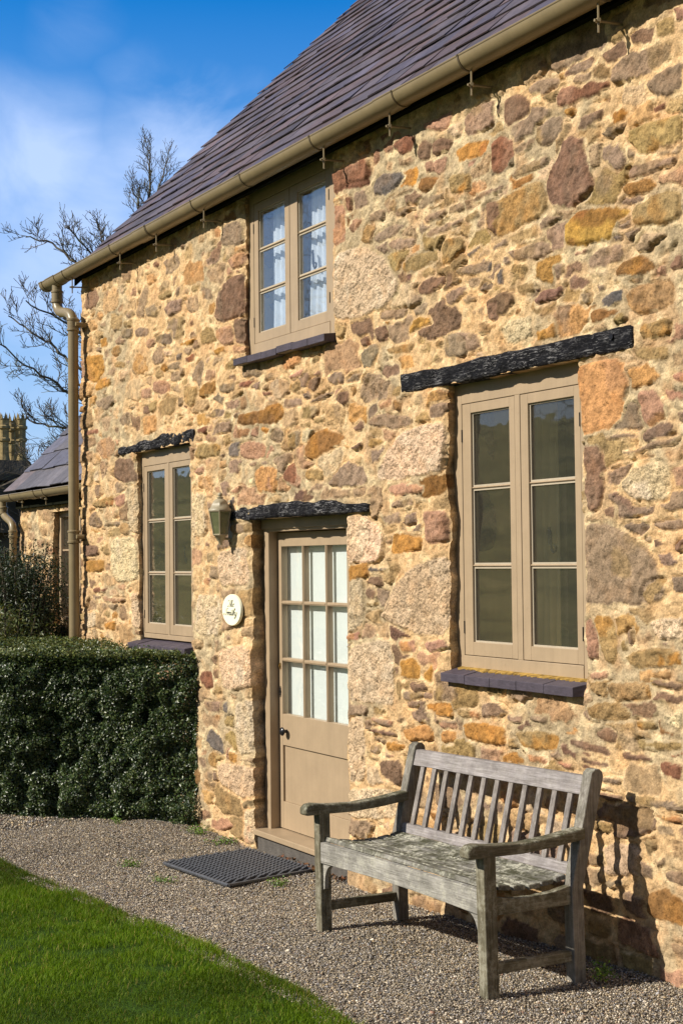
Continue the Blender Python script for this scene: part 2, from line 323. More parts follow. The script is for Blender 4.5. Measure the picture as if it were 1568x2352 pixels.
STONES='''M 5.62,3.54 5.56,3.81 5.49,3.81 5.42,3.76 5.41,3.64 5.52,3.62 5.59,3.63;P 5.14,3.55 5.07,3.6 5.05,3.66 4.98,3.67 4.9,3.63 4.87,3.5 4.82,3.4 4.9,3.36 4.99,3.33 5.13,3.37 5.18,3.48;V 5.64,3.48 5.22,3.53 5.15,3.4 5.19,3.35 5.56,3.31 5.63,3.38;Y 5.03,3.27 4.95,3.32 4.69,3.28 4.58,3.23 4.69,3.21 4.73,3.13 4.85,3.15 5.02,3.16;V 4.58,3.25 4.43,3.28 4.29,3.26 4.29,3.14 4.42,3.14 4.55,3.16 4.58,3.19;V 4.6,3.59 4.52,3.6 4.28,3.57 4.28,3.45 4.41,3.45 4.54,3.47 4.6,3.54;M 4.6,3.42 4.41,3.42 4.31,3.4 4.33,3.37 4.45,3.37 4.6,3.37;B 4.64,3.34 4.59,3.36 4.46,3.35 4.43,3.31 4.46,3.29 4.63,3.31;M 4.78,3.61 4.73,3.64 4.61,3.63 4.64,3.6 4.73,3.59 4.78,3.6;M 4.77,3.57 4.63,3.55 4.63,3.44 4.68,3.43 4.72,3.46 4.78,3.51;M 5.25,3.78 5.08,3.79 5.05,3.75 5.07,3.71 5.14,3.67 5.22,3.68;P 5.65,3.02 5.55,3.04 5.43,3.04 5.41,2.98 5.5,2.93 5.63,2.92;P 5.27,2.97 5.18,3.01 5.06,3 5.09,2.95 5.23,2.94;P 5.01,3.01 4.98,3.03 4.86,2.98 4.91,2.96 5.01,2.97;M 4.88,3.08 4.82,3.11 4.64,3.11 4.63,3.05 4.77,3.03 4.86,3.04;B 4.7,2.99 4.65,3.03 4.52,3.03 4.46,3 4.45,2.96 4.54,2.95 4.69,2.97;V 4.65,2.88 4.59,2.91 4.35,2.9 4.35,2.79 4.56,2.78 4.63,2.82;B 4.88,2.85 4.83,2.86 4.72,2.84 4.7,2.82 4.79,2.79 4.87,2.8;M 4.94,2.94 4.87,2.94 4.87,2.89 4.92,2.88;O 5.26,2.81 5.13,2.84 5.12,2.77 5.25,2.77;G 5.55,2.86 5.47,2.9 5.28,2.91 5.27,2.79 5.48,2.77;M 5.47,3.23 5.37,3.24 5.25,3.24 5.15,3.21 5.14,3.17 5.23,3.15 5.41,3.18;M 5.13,3.09 5.05,3.1 5.04,3.05 5.11,3.04;M 5.22,3.32 5.15,3.34 5.05,3.31 5.14,3.29 5.21,3.28;S 5.67,3.23 5.57,3.2 5.61,3.15 5.68,3.18;S 5.55,3.14 5.5,3.16 5.5,3.08 5.55,3.09;M 5.57,3.28 5.47,3.3 5.46,3.27 5.57,3.26;V 4.52,2.74 4.37,2.74 4.38,2.68 4.5,2.67;P 4.37,2.96 4.32,3 4.29,3 4.29,2.94 4.36,2.94;V 5.4,3.06 5.27,3.05 5.26,3.01 5.38,3.02;M 5.68,3.09 5.6,3.11 5.59,3.07 5.68,3.06;R 7.2,4.03 6.74,3.93 6.76,3.87 7.04,3.9 7.14,3.89 7.19,3.95;S 6.72,3.86 6.65,3.89 6.43,3.86 6.39,3.82 6.47,3.79 6.57,3.76 6.71,3.8;B 6.25,3.75 6.23,3.78 6.04,3.73 6.11,3.69 6.19,3.68 6.24,3.71;V 5.97,3.7 5.94,3.72 5.77,3.69 5.78,3.61 5.91,3.61 5.96,3.63;M 6.54,3.74 6.34,3.76 6.3,3.73 6.51,3.73;M 6.26,3.63 6.23,3.66 6.01,3.65 6.02,3.61 6.25,3.61;M 6.49,3.65 6.44,3.66 6.28,3.64 6.31,3.62 6.48,3.61;M 6.2,3.56 6,3.56 5.99,3.52 6.18,3.52;M 5.97,3.57 5.84,3.56 5.83,3.52 5.97,3.52;M 6.19,3.46 6.12,3.48 5.85,3.48 5.84,3.45 6.11,3.44;M 5.82,3.48 5.69,3.49 5.68,3.45 5.8,3.44;V 6.04,3.38 5.99,3.41 5.83,3.38 5.82,3.31 5.95,3.27 6.03,3.27;V 6.42,3.36 6.31,3.38 6.09,3.37 6.08,3.31 6.25,3.3 6.41,3.3;P 6.28,3.21 6.2,3.24 6.01,3.22 6,3.17 6.19,3.15 6.27,3.16;M 6.72,3.56 6.57,3.59 6.37,3.56 6.52,3.52 6.66,3.52 6.71,3.54;M 6.57,3.49 6.47,3.5 6.29,3.47 6.31,3.43 6.5,3.44;G 7.16,3.56 6.79,3.53 6.6,3.43 6.45,3.25 6.49,3.19 6.65,3.14 6.86,3.12 7.14,3.15 7.17,3.27;K 7.18,3.84 7.04,3.81 7.02,3.62 7.04,3.59 7.18,3.6;M 6.93,3.86 6.79,3.85 6.76,3.75 6.92,3.76;K 6.98,3.66 6.92,3.71 6.83,3.69 6.88,3.65 6.95,3.63;R 7.02,3.86 6.95,3.85 6.95,3.76 7.01,3.77;M 6.76,3.71 6.58,3.69 6.6,3.63 6.75,3.65;Y 6.35,3 6.28,3.04 6.16,3.03 6.13,2.99 6.25,2.98 6.35,2.96;P 6.71,3.05 6.58,3.05 6.57,2.96 6.68,2.96;M 6.65,3.14 6.36,3.11 6.41,3.06 6.64,3.08;M 5.99,3.12 5.84,3.13 5.8,3.09 5.95,3.05 6,3.07;M 5.71,3.09 5.64,3.12 5.58,3.08 5.68,3.06;P 5.65,3 5.54,3.01 5.55,2.91 5.63,2.92;M 6.02,2.87 5.92,2.91 5.73,2.88 5.7,2.8 6.01,2.79;S 5.8,3.29 5.67,3.31 5.67,3.28 5.78,3.26;M 5.89,3.22 5.8,3.23 5.58,3.21 5.62,3.16 5.87,3.19;V 6.59,2.92 6.3,2.91 6.33,2.87 6.56,2.88;M 6.63,2.83 6.46,2.82 6.46,2.75 6.63,2.77;B 6.86,3.01 6.78,3.02 6.78,2.96 6.85,2.96;P 5.64,3.51 5.53,3.5 5.54,3.31 5.62,3.38;M 5.83,3.93 5.83,3.99 5.7,4.02 5.57,4 5.57,3.88 5.66,3.87 5.8,3.88;P 5.5,3.9 5.48,3.98 5.38,3.98 5.29,3.92 5.29,3.86 5.41,3.85 5.47,3.84;R 5.1,3.88 5.06,3.91 4.85,3.88 4.72,3.84 4.73,3.81 4.9,3.81 5.09,3.83;P 5.04,3.96 4.99,3.99 4.83,3.99 4.83,3.95 4.95,3.94;P 4.95,3.68 4.91,3.74 4.77,3.73 4.78,3.69 4.88,3.68;M 5.32,3.98 5.25,4 5.08,3.97 5.08,3.93 5.21,3.92 5.29,3.94;R 6.49,4.04 6.41,4.05 6.27,4.02 6.31,3.95 6.39,3.94 6.49,3.99;K 6.21,4.05 6.08,4.05 5.92,4.05 5.95,3.99 6.01,3.97 6.17,4.01;P 6.11,3.93 6.03,3.94 5.92,3.89 5.98,3.85 6.11,3.86;P 6.26,3.92 6.2,3.97 6.12,3.93 6.14,3.85 6.24,3.87;O 5.9,3.83 5.8,3.85 5.6,3.81 5.66,3.75 5.86,3.77;R 5.6,3.79 5.52,3.81 5.41,3.77 5.42,3.67 5.51,3.62 5.59,3.65;M 5.43,3.59 5.37,3.62 5.16,3.62 5.17,3.58 5.4,3.57;M 5.76,3.55 5.71,3.57 5.49,3.56 5.5,3.54 5.73,3.54;M 5.25,3.77 5.15,3.8 5.06,3.78 5.06,3.71 5.15,3.67 5.25,3.69;M 4.78,3.62 4.7,3.64 4.7,3.58 4.77,3.6;V 5.97,3.7 5.92,3.72 5.77,3.69 5.79,3.6 5.95,3.62;M 4.71,3.89 4.6,3.93 4.36,3.9 4.33,3.82 4.53,3.79 4.7,3.81;V 4.43,4 4.32,4 4.32,3.92 4.41,3.93;P 4.6,4 4.54,4.01 4.43,4 4.45,3.92 4.57,3.94;P 4.78,3.98 4.63,4 4.6,3.93 4.73,3.92;M 4.5,3.77 4.37,3.8 4.27,3.79 4.28,3.65 4.48,3.71;R 4.47,3.65 4.38,3.66 4.38,3.63 4.45,3.63;M 5.01,3.98 4.92,3.99 4.83,3.98 4.85,3.93 4.99,3.95;K 7.73,2.9 7.53,2.92 7.58,2.88 7.71,2.88;V 7.73,2.85 7.63,2.86 7.6,2.81 7.68,2.79 7.73,2.81;P 7.53,2.81 7.48,2.86 7.34,2.85 7.37,2.8 7.45,2.77;M 7.27,2.83 7.2,2.86 7.06,2.85 7.06,2.78 7.2,2.79;M 7.8,2.77 7.58,2.75 7.57,2.71 7.75,2.7 7.8,2.72;M 7.48,2.72 7.34,2.75 7.18,2.75 7.28,2.72 7.47,2.71;B 8.09,2.65 8.05,2.75 7.87,2.75 7.8,2.69 7.84,2.63 7.98,2.63;B 7.52,2.46 7.42,2.53 7.25,2.54 7.16,2.51 7.05,2.48 7.11,2.43 7.24,2.41 7.46,2.36 7.53,2.39;M 8.01,2.56 7.95,2.6 7.82,2.57 7.84,2.51 7.95,2.5 8,2.53;M 7.75,2.54 7.7,2.56 7.59,2.54 7.59,2.47 7.69,2.44 7.76,2.48;P 6.64,2.78 6.62,2.82 6.46,2.81 6.46,2.77 6.58,2.75;K 6.67,2.62 6.54,2.64 6.54,2.6 6.65,2.59;M 6.8,2.52 6.76,2.55 6.64,2.57 6.33,2.52 6.32,2.48 6.53,2.47 6.76,2.5;M 6.17,2.55 6.08,2.57 6,2.56 6.05,2.49 6.16,2.49;G 6.73,2.24 6.6,2.36 6.45,2.45 6.21,2.47 6.03,2.46 6.03,2.2 6.28,2.2 6.47,2.18 6.7,2.19;P 6.97,2.52 6.85,2.55 6.83,2.5 6.93,2.49;V 6.8,2.4 6.78,2.44 6.61,2.41 6.67,2.39 6.79,2.38;M 7.25,2.22 7.1,2.31 7.01,2.33 6.87,2.28 6.81,2.21 6.88,2.17 7.22,2.19;K 7.8,2.31 7.76,2.36 7.67,2.35 7.58,2.25 7.63,2.19 7.78,2.26;V 7.54,2.29 7.49,2.32 7.32,2.29 7.33,2.23 7.51,2.24;M 7.51,2.17 7.43,2.21 7.3,2.21 7.33,2.18;K 6.63,2.12 6.59,2.16 6.46,2.17 6.23,2.15 6.24,2.11 6.49,2.1;M 6.54,2.04 6.53,2.08 6.33,2.08 6.32,2.05 6.47,2.04;P 6.44,1.95 6.41,2.01 6.31,2 6.31,1.94;R 8.09,2.84 7.96,2.83 7.96,2.81 8.07,2.81;P 6.71,3.05 6.63,3.05 6.57,3 6.6,2.96 6.68,2.97;P 6.87,3.01 6.78,3.02 6.77,2.96 6.84,2.96;M 6.02,2.89 5.92,2.91 5.82,2.85 5.83,2.77 6,2.79;V 6.26,2.92 6.19,2.91 6.19,2.88 6.26,2.89;P 7.17,2.7 7.11,2.74 7,2.73 6.99,2.67 7.09,2.65;P 6.98,2.4 6.86,2.43 6.86,2.39 6.95,2.38;V 7.6,2.6 7.47,2.6 7.47,2.56 7.59,2.57;V 7.43,2.61 7.29,2.63 7.31,2.58 7.41,2.58;G 7.05,1.98 6.98,2.01 6.8,2 6.69,1.96 6.64,1.86 6.65,1.76 6.75,1.73 6.98,1.74 7.06,1.75;S 6.82,1.71 6.6,1.72 6.6,1.7 6.79,1.69;O 6.56,1.8 6.54,1.91 6.24,1.87 6.25,1.81 6.5,1.79;G 6.66,1.43 6.59,1.54 6.51,1.64 6.32,1.74 6.02,1.79 6.02,1.36 6.33,1.36 6.49,1.4;P 6.84,1.64 6.78,1.67 6.66,1.66 6.64,1.61 6.77,1.62;P 6.83,1.57 6.8,1.61 6.71,1.58 6.74,1.53 6.81,1.54;G 7.06,1.72 6.85,1.68 6.84,1.38 7.07,1.33;G 7.05,1.27 6.57,1.34 6.53,1.19 6.53,0.96 6.8,0.96 7.04,0.95;V 7.07,1.33 6.89,1.35 6.89,1.32 7.05,1.29;K 6.5,1.32 6.33,1.34 6.32,1.27 6.45,1.26;K 6.25,1.32 6.06,1.35 6.01,1.3 6.19,1.27;O 6.48,1.22 6.33,1.24 6.27,1.19 6.28,1.13 6.48,1.12;O 6.25,1.17 6.16,1.21 6.17,1.12 6.24,1.13;P 6.37,1.11 6.22,1.11 6.2,1.07 6.34,1.06;M 6.44,1.06 6.25,1.06 6.25,1.03 6.43,1.01;M 6.24,1.06 6.16,1.06 6.17,1.03 6.24,1.02;O 6.22,1 6,1.03 5.98,0.97 6.21,0.97;M 6.42,1.01 6.25,1.02 6.29,0.98 6.4,0.97;P 6.78,0.83 6.52,0.83 6.51,0.8 6.77,0.8;M 6.77,0.89 6.52,0.89 6.56,0.85 6.76,0.86;O 6.46,0.85 6.21,0.9 6.17,0.86 6.18,0.81 6.42,0.79;O 6.1,0.87 5.96,0.89 5.96,0.83 6.08,0.81;M 6.1,0.93 5.96,0.94 5.95,0.9 6.09,0.89;G 7.04,0.86 6.85,0.89 6.83,0.72 6.85,0.53 7.04,0.48;P 6.71,0.65 6.46,0.69 6.46,0.55 6.54,0.54 6.69,0.58;M 6.78,0.74 6.69,0.74 6.69,0.7 6.78,0.69;O 6.63,0.77 6.46,0.77 6.47,0.73 6.62,0.72;G 7.04,0.46 6.74,0.51 6.52,0.52 6.52,0.36 7.04,0.28;M 6.65,2 6.46,2.02 6.45,1.96 6.63,1.96;M 6.43,1.99 6.31,2.02 6.3,1.95 6.41,1.94;K 6.24,2.01 6.04,2.01 6.03,1.84 6.22,1.84;O 5.88,0.95 5.54,0.95 5.53,0.86 5.71,0.85 5.86,0.86;V 5.46,0.93 5.34,0.95 5.12,0.95 5.14,0.88 5.3,0.86 5.42,0.88;V 4.81,1.21 4.53,1.21 4.54,1.17 4.61,1.14 4.78,1.15;V 4.94,1.11 4.74,1.14 4.64,1.08 4.78,1.04 4.92,1.05;M 5.36,1.01 5.21,1.03 5.21,0.99 5.33,0.99;P 5.06,0.94 4.8,0.93 4.77,0.9 4.82,0.89 5.05,0.91;P 4.88,0.99 4.79,1.02 4.73,0.99 4.76,0.95 4.86,0.96;O 5.56,0.81 5.46,0.84 5.39,0.81 5.43,0.77 5.55,0.77;P 4.71,0.92 4.53,0.92 4.53,0.9 4.7,0.89;R 4.5,0.91 4.35,0.91 4.35,0.84 4.49,0.86;V 4.62,0.99 4.35,1.01 4.35,0.97 4.6,0.94;V 4.51,1.24 4.34,1.24 4.34,1.21 4.51,1.21;P 4.51,1.17 4.48,1.19 4.34,1.19 4.34,1.16 4.5,1.15;P 4.98,0.87 4.8,0.86 4.79,0.84 4.98,0.84;K 5.36,0.84 5.24,0.84 5.21,0.81 5.35,0.8;M 4.88,0.8 4.72,0.81 4.72,0.78 4.88,0.77;B 4.59,0.26 4.57,0.35 4.47,0.39 4.36,0.36 4.37,0.24 4.52,0.24;M 4.51,0.64 4.4,0.65 4.39,0.61 4.49,0.6;M 4.48,0.45 4.36,0.47 4.36,0.41 4.46,0.42;P 4.88,0.73 4.72,0.73 4.72,0.71 4.87,0.69;M 4.7,0.74 4.42,0.75 4.35,0.73 4.35,0.71 4.68,0.71;V 4.62,1.07 4.5,1.07 4.5,1.04 4.61,1.03;V 5.92,1 5.74,1 5.74,0.97 5.91,0.96;M 5.52,1.01 5.4,1.02 5.41,0.98 5.51,0.98;O 6.13,1.01 5.99,1.01 5.98,0.95 6.14,0.95;M 4.62,0.48 4.53,0.47 4.54,0.41 4.61,0.41;K 6.11,0.92 5.95,0.93 5.95,0.9 6.09,0.89;O 6.09,0.88 5.95,0.89 5.96,0.84 6.08,0.81;V 4.52,0.68 4.36,0.69 4.36,0.66 4.51,0.67;K 5.16,0.83 5.03,0.83 5.04,0.8 5.14,0.81;G 4.46,1.1 4.34,1.14 4.34,1.05 4.45,1.06;M 4.95,0.45 4.85,0.46 4.83,0.42 4.94,0.39;M 4.83,0.35 4.71,0.38 4.69,0.35 4.82,0.31;V 4.89,0.6 4.78,0.61 4.79,0.56 4.88,0.56;M 5.36,0.56 5.22,0.57 5.2,0.54 5.34,0.51;T 4.98,2.63 4.69,2.63 4.64,2.5 4.68,2.38 4.76,2.32 4.86,2.31 4.95,2.3;K 4.59,2.46 4.48,2.46 4.43,2.39 4.44,2.33 4.51,2.31 4.56,2.33;P 4.95,2.26 4.82,2.24 4.8,2.07 4.84,1.97 4.92,1.95 4.94,2.06;M 4.95,1.63 4.96,1.75 4.95,1.91 4.82,1.91 4.66,1.86 4.52,1.78 4.44,1.68 4.44,1.59 4.53,1.56 4.67,1.55 4.85,1.55 4.96,1.56;V 4.56,1.65 4.44,1.67 4.43,1.6 4.53,1.55 4.58,1.58;M 4.69,2.21 4.51,2.24 4.34,2.26 4.37,2.22 4.54,2.21 4.65,2.19;G 4.71,2.05 4.62,2.16 4.42,2.16 4.38,2.04 4.42,1.98 4.62,1.99;P 4.82,1.97 4.74,1.98 4.74,1.93 4.8,1.94;M 4.5,1.9 4.33,1.91 4.33,1.86 4.49,1.87;P 4.5,1.83 4.42,1.83 4.43,1.79 4.49,1.79;P 4.38,1.8 4.32,1.84 4.33,1.78 4.37,1.77;V 4.89,1.51 4.75,1.5 4.73,1.38 4.76,1.29 4.82,1.3;V 4.7,1.33 4.54,1.38 4.34,1.37 4.34,1.3 4.64,1.28;W 4.54,1.49 4.33,1.51 4.33,1.42 4.48,1.41;V 4.61,2.64 4.52,2.65 4.39,2.63 4.39,2.58 4.57,2.6;V 4.56,2.74 4.38,2.75 4.38,2.68 4.54,2.68;K 4.37,2.51 4.31,2.51 4.31,2.47 4.36,2.48;M 4.36,2.35 4.31,2.36 4.31,2.3 4.35,2.31;V 4.81,1.2 4.64,1.23 4.53,1.22 4.53,1.16 4.76,1.13;K 4.93,1.25 4.8,1.26 4.81,1.23 4.92,1.22;P 4.52,1.24 4.34,1.24 4.34,1.21 4.51,1.22;K 4.95,1.47 4.9,1.49 4.86,1.38 4.87,1.31 4.94,1.31;M 4.66,1.45 4.62,1.45 4.63,1.38 4.66,1.38;M 4.79,2.29 4.65,2.29 4.58,2.27 4.77,2.27;P 8.76,3.55 8.71,3.61 8.39,3.57 8.34,3.38 8.74,3.38 8.79,3.44;P 8.49,3.38 8.35,3.37 8.31,3.16 8.47,3.21 8.51,3.31;K 8.81,3.35 8.53,3.35 8.49,3.21 8.65,3.21 8.79,3.29;O 8.82,3.21 8.63,3.22 8.58,3.17 8.79,3.17;M 9.66,3.62 9.58,3.67 9.34,3.65 9.36,3.57 9.58,3.55;K 9.87,3.11 9.59,3.09 9.55,3.01 9.7,2.99 9.85,3.03;K 10.09,3.08 9.9,3.07 9.9,2.99 10.09,3.01;V 9.32,3.01 9.09,3 9.11,2.88 9.19,2.84 9.31,2.9;B 9.04,2.96 8.97,3 8.77,3 8.77,2.92 9.02,2.89;B 8.44,2.69 8.41,2.73 8.06,2.73 7.9,2.75 7.8,2.67 7.9,2.62 8.41,2.66;O 11.32,3.3 11.34,3.49 10.89,3.46 10.86,3.32 11.06,3.23;O 11.1,3.19 10.99,3.26 10.69,3.25 10.72,3.18 11.03,3.17;V 10.72,3.46 10.62,3.49 10.51,3.47 10.53,3.4 10.69,3.41;M 11.08,3.09 10.68,3.11 10.66,3.03 10.86,2.99 11.06,3.05;O 10.97,3.59 10.82,3.58 10.8,3.51 10.94,3.51;K 11.09,2.69 11,2.76 10.76,2.78 10.6,2.71 10.67,2.62 10.9,2.6;P 10.65,2.49 10.6,2.59 10.29,2.57 10.23,2.39 10.45,2.38 10.64,2.43;G 10.37,2.32 10.2,2.35 10.18,2 10.36,1.98;V 11.11,2.26 10.67,2.31 10.67,2.21 11.04,2.21;K 10.67,2.27 10.45,2.31 10.45,2.22 10.61,2.19;M 10.54,2.88 10.47,2.94 10.31,2.92 10.32,2.81 10.47,2.83;M 10.43,3.7 10.27,3.72 10.21,3.67 10.37,3.66;M 10.03,3.69 9.86,3.7 9.77,3.64 9.8,3.58 9.97,3.62;V 9.8,3.75 9.52,3.75 9.5,3.7 9.69,3.69;V 9.12,2.51 9.05,2.58 8.69,2.56 8.69,2.48 9.05,2.47;K 8.41,2.53 8.24,2.55 8.03,2.49 8.07,2.41 8.39,2.43;M 8.85,2.64 8.73,2.71 8.5,2.69 8.52,2.62 8.8,2.62;R 9.07,2.69 8.9,2.7 8.92,2.64 9.05,2.65;M 8.95,2.77 8.78,2.8 8.61,2.78 8.68,2.74 8.87,2.75;M 8.66,2.84 8.41,2.83 8.41,2.78 8.57,2.77;K 9.12,2.4 8.95,2.43 8.95,2.38 9.08,2.37;R 7.81,2.3 7.73,2.36 7.66,2.35 7.66,2.23 7.79,2.25;M 8.01,2.55 7.94,2.59 7.82,2.57 7.84,2.5 7.99,2.52;V 7.76,2.52 7.65,2.55 7.65,2.44 7.75,2.45;T 8.2,2.36 7.91,2.36 7.89,2.19 8.18,2.2;M 11.2,2.12 11.07,2.19 10.9,2.09 10.94,2.04 11.18,2.06;M 10.87,2.08 10.55,2.09 10.55,2.05 10.84,2.05;R 11.35,2.87 11.03,2.86 11,2.82 11.33,2.83;M 8.73,2.96 8.47,2.95 8.5,2.89 8.7,2.9;R 8.4,2.94 8.17,2.93 8.3,2.89 8.41,2.9;M 10.21,3.56 9.95,3.54 9.98,3.47 10.19,3.49;M 10.53,3.6 10.24,3.58 10.28,3.5 10.49,3.52;M 9.83,3.45 9.53,3.44 9.53,3.34 9.78,3.38;M 9.64,3.2 9.4,3.21 9.4,3.15 9.59,3.17;O 9.74,3.19 9.67,3.23 9.59,3.2 9.64,3.15;R 9.32,3.22 9.16,3.24 9.16,3.18 9.27,3.18;O 9.45,3.33 9.13,3.34 9.16,3.3 9.39,3.31;V 10.66,3.37 10.4,3.33 10.43,3.29 10.62,3.31;G 9.69,3.33 9.53,3.31 9.54,3.26 9.67,3.28;P 11.37,1.92 10.99,1.9 10.99,1.82 11.3,1.81;O 11.34,1.78 10.89,1.79 10.89,1.69 11.3,1.68;G 10.76,1.95 10.26,1.97 10.24,1.62 10.64,1.6 10.73,1.68;G 10.38,2.33 10.2,2.34 10.21,1.98 10.38,2;G 10.36,1.52 10.24,1.55 10.23,1.24 10.35,1.27;R 11.11,1.56 10.83,1.56 10.87,1.51 11.1,1.52;K 10.96,1.49 10.45,1.49 10.48,1.45 10.9,1.44;O 10.9,1.27 10.64,1.31 10.68,1.22 10.87,1.23;G 11.36,1.33 11.07,1.38 11.03,1.24 11.31,1.21;G 9.22,2.26 8.9,2.25 8.88,1.94 9.22,1.93;K 8.78,2.26 8.7,2.27 8.68,2.22 8.75,2.22;K 8.58,2.22 8.38,2.26 8.41,2.21 8.56,2.21;M 8.53,2.01 8.27,2.01 8.26,1.95 8.52,1.94;G 8.76,1.83 8.31,1.87 8.29,1.6 8.73,1.58;G 9.12,1.54 8.71,1.54 8.72,1.25 9.13,1.24;G 8.8,1.17 8.27,1.24 8.26,0.93 8.71,0.89;R 9.08,0.95 9.02,1.01 8.88,1.02 8.83,0.91 8.97,0.88;M 9.02,0.79 8.92,0.81 8.74,0.82 8.74,0.75 8.95,0.73;S 8.69,0.81 8.62,0.82 8.61,0.75 8.68,0.75;G 7.07,2.02 6.79,2.02 6.8,1.84 6.88,1.75 7.04,1.73 7.09,1.89;O 7.03,1.73 6.8,1.75 6.8,1.67 7.07,1.63;K 7.06,1.33 6.89,1.36 6.91,1.31 7.05,1.3;K 8.99,1.65 8.88,1.64 8.92,1.6 8.99,1.6;S 8.97,0.53 8.92,0.62 8.73,0.59 8.67,0.46 8.87,0.49;M 9,0.31 8.87,0.33 8.86,0.25 8.98,0.26;G 8.52,0.82 8.24,0.88 8.24,0.53 8.48,0.48;G 8.8,0.41 8.24,0.44 8.23,0.26 8.42,0.21 8.79,0.27;O 8.61,0.5 8.49,0.49 8.49,0.43 8.6,0.43;K 8.86,0.02 8.65,0.06 8.55,-0 8.74,-0.05 8.88,-0.04;G 8.4,0.14 8.24,0.18 8.25,-0.06 8.41,-0.08;R 9.13,-0.09 9,-0.06 8.97,-0.12 9.13,-0.14;P 8.68,3.62 8.54,3.67 8.37,3.66 8.37,3.39 8.69,3.38;P 8.5,3.36 8.36,3.38 8.35,3.2 8.49,3.24;M 8.66,4.02 8.41,4.02 8.38,3.92 8.39,3.85 8.65,3.88;K 8.59,3.78 8.49,3.81 8.37,3.8 8.37,3.71 8.51,3.71;R 7.2,4.04 7.01,4.03 6.75,4.02 6.75,3.89 6.99,3.92 7.15,3.9 7.2,3.94'''
# ---------------- rubble walls ----------------
KA=np.array((.615,.585,.545))
def lin(c): return np.array(srgb(*c))*KA
PAL={'P':(140,110,94),'M':(166,144,124),'O':(206,150,72),'B':(158,114,64),'R':(142,92,74),'G':(238,213,180),'V':(180,153,106),'S':(112,110,114),'K':(200,156,130),'T':(224,170,112),'Y':(200,160,78),'W':(240,222,196)}
PAL={k:lin(v) for k,v in PAL.items()}
MORT=lin((250,214,164)); MORT2=lin((216,197,162)); MORT3=lin((250,200,148)); MORT4=lin((255,234,190))
def chaikin(P,k=2,c=.22):
    P=np.array(P,float)
    for _ in range(k):
        Q=np.roll(P,-1,0); P=np.stack([P*(1-c)+Q*c,P*c+Q*(1-c)],1).reshape(-1,2)
    return P
def psdf(x,y,P):
    d=np.full(x.shape,1e9); ins=np.zeros(x.shape,bool); n=len(P)
    for i in range(n):
        ax,ay=P[i]; bx,by=P[(i+1)%n]; ex,ey=bx-ax,by-ay; L2=ex*ex+ey*ey+1e-12
        t=np.clip(((x-ax)*ex+(y-ay)*ey)/L2,0,1); dx=x-ax-t*ex; dy=y-ay-t*ey; d=np.minimum(d,dx*dx+dy*dy)
        if ay!=by: ins^=((ay>y)!=(by>y))&(x<(bx-ax)*(y-ay)/(by-ay)+ax)
    d=np.sqrt(d); return np.where(ins,-d,d)
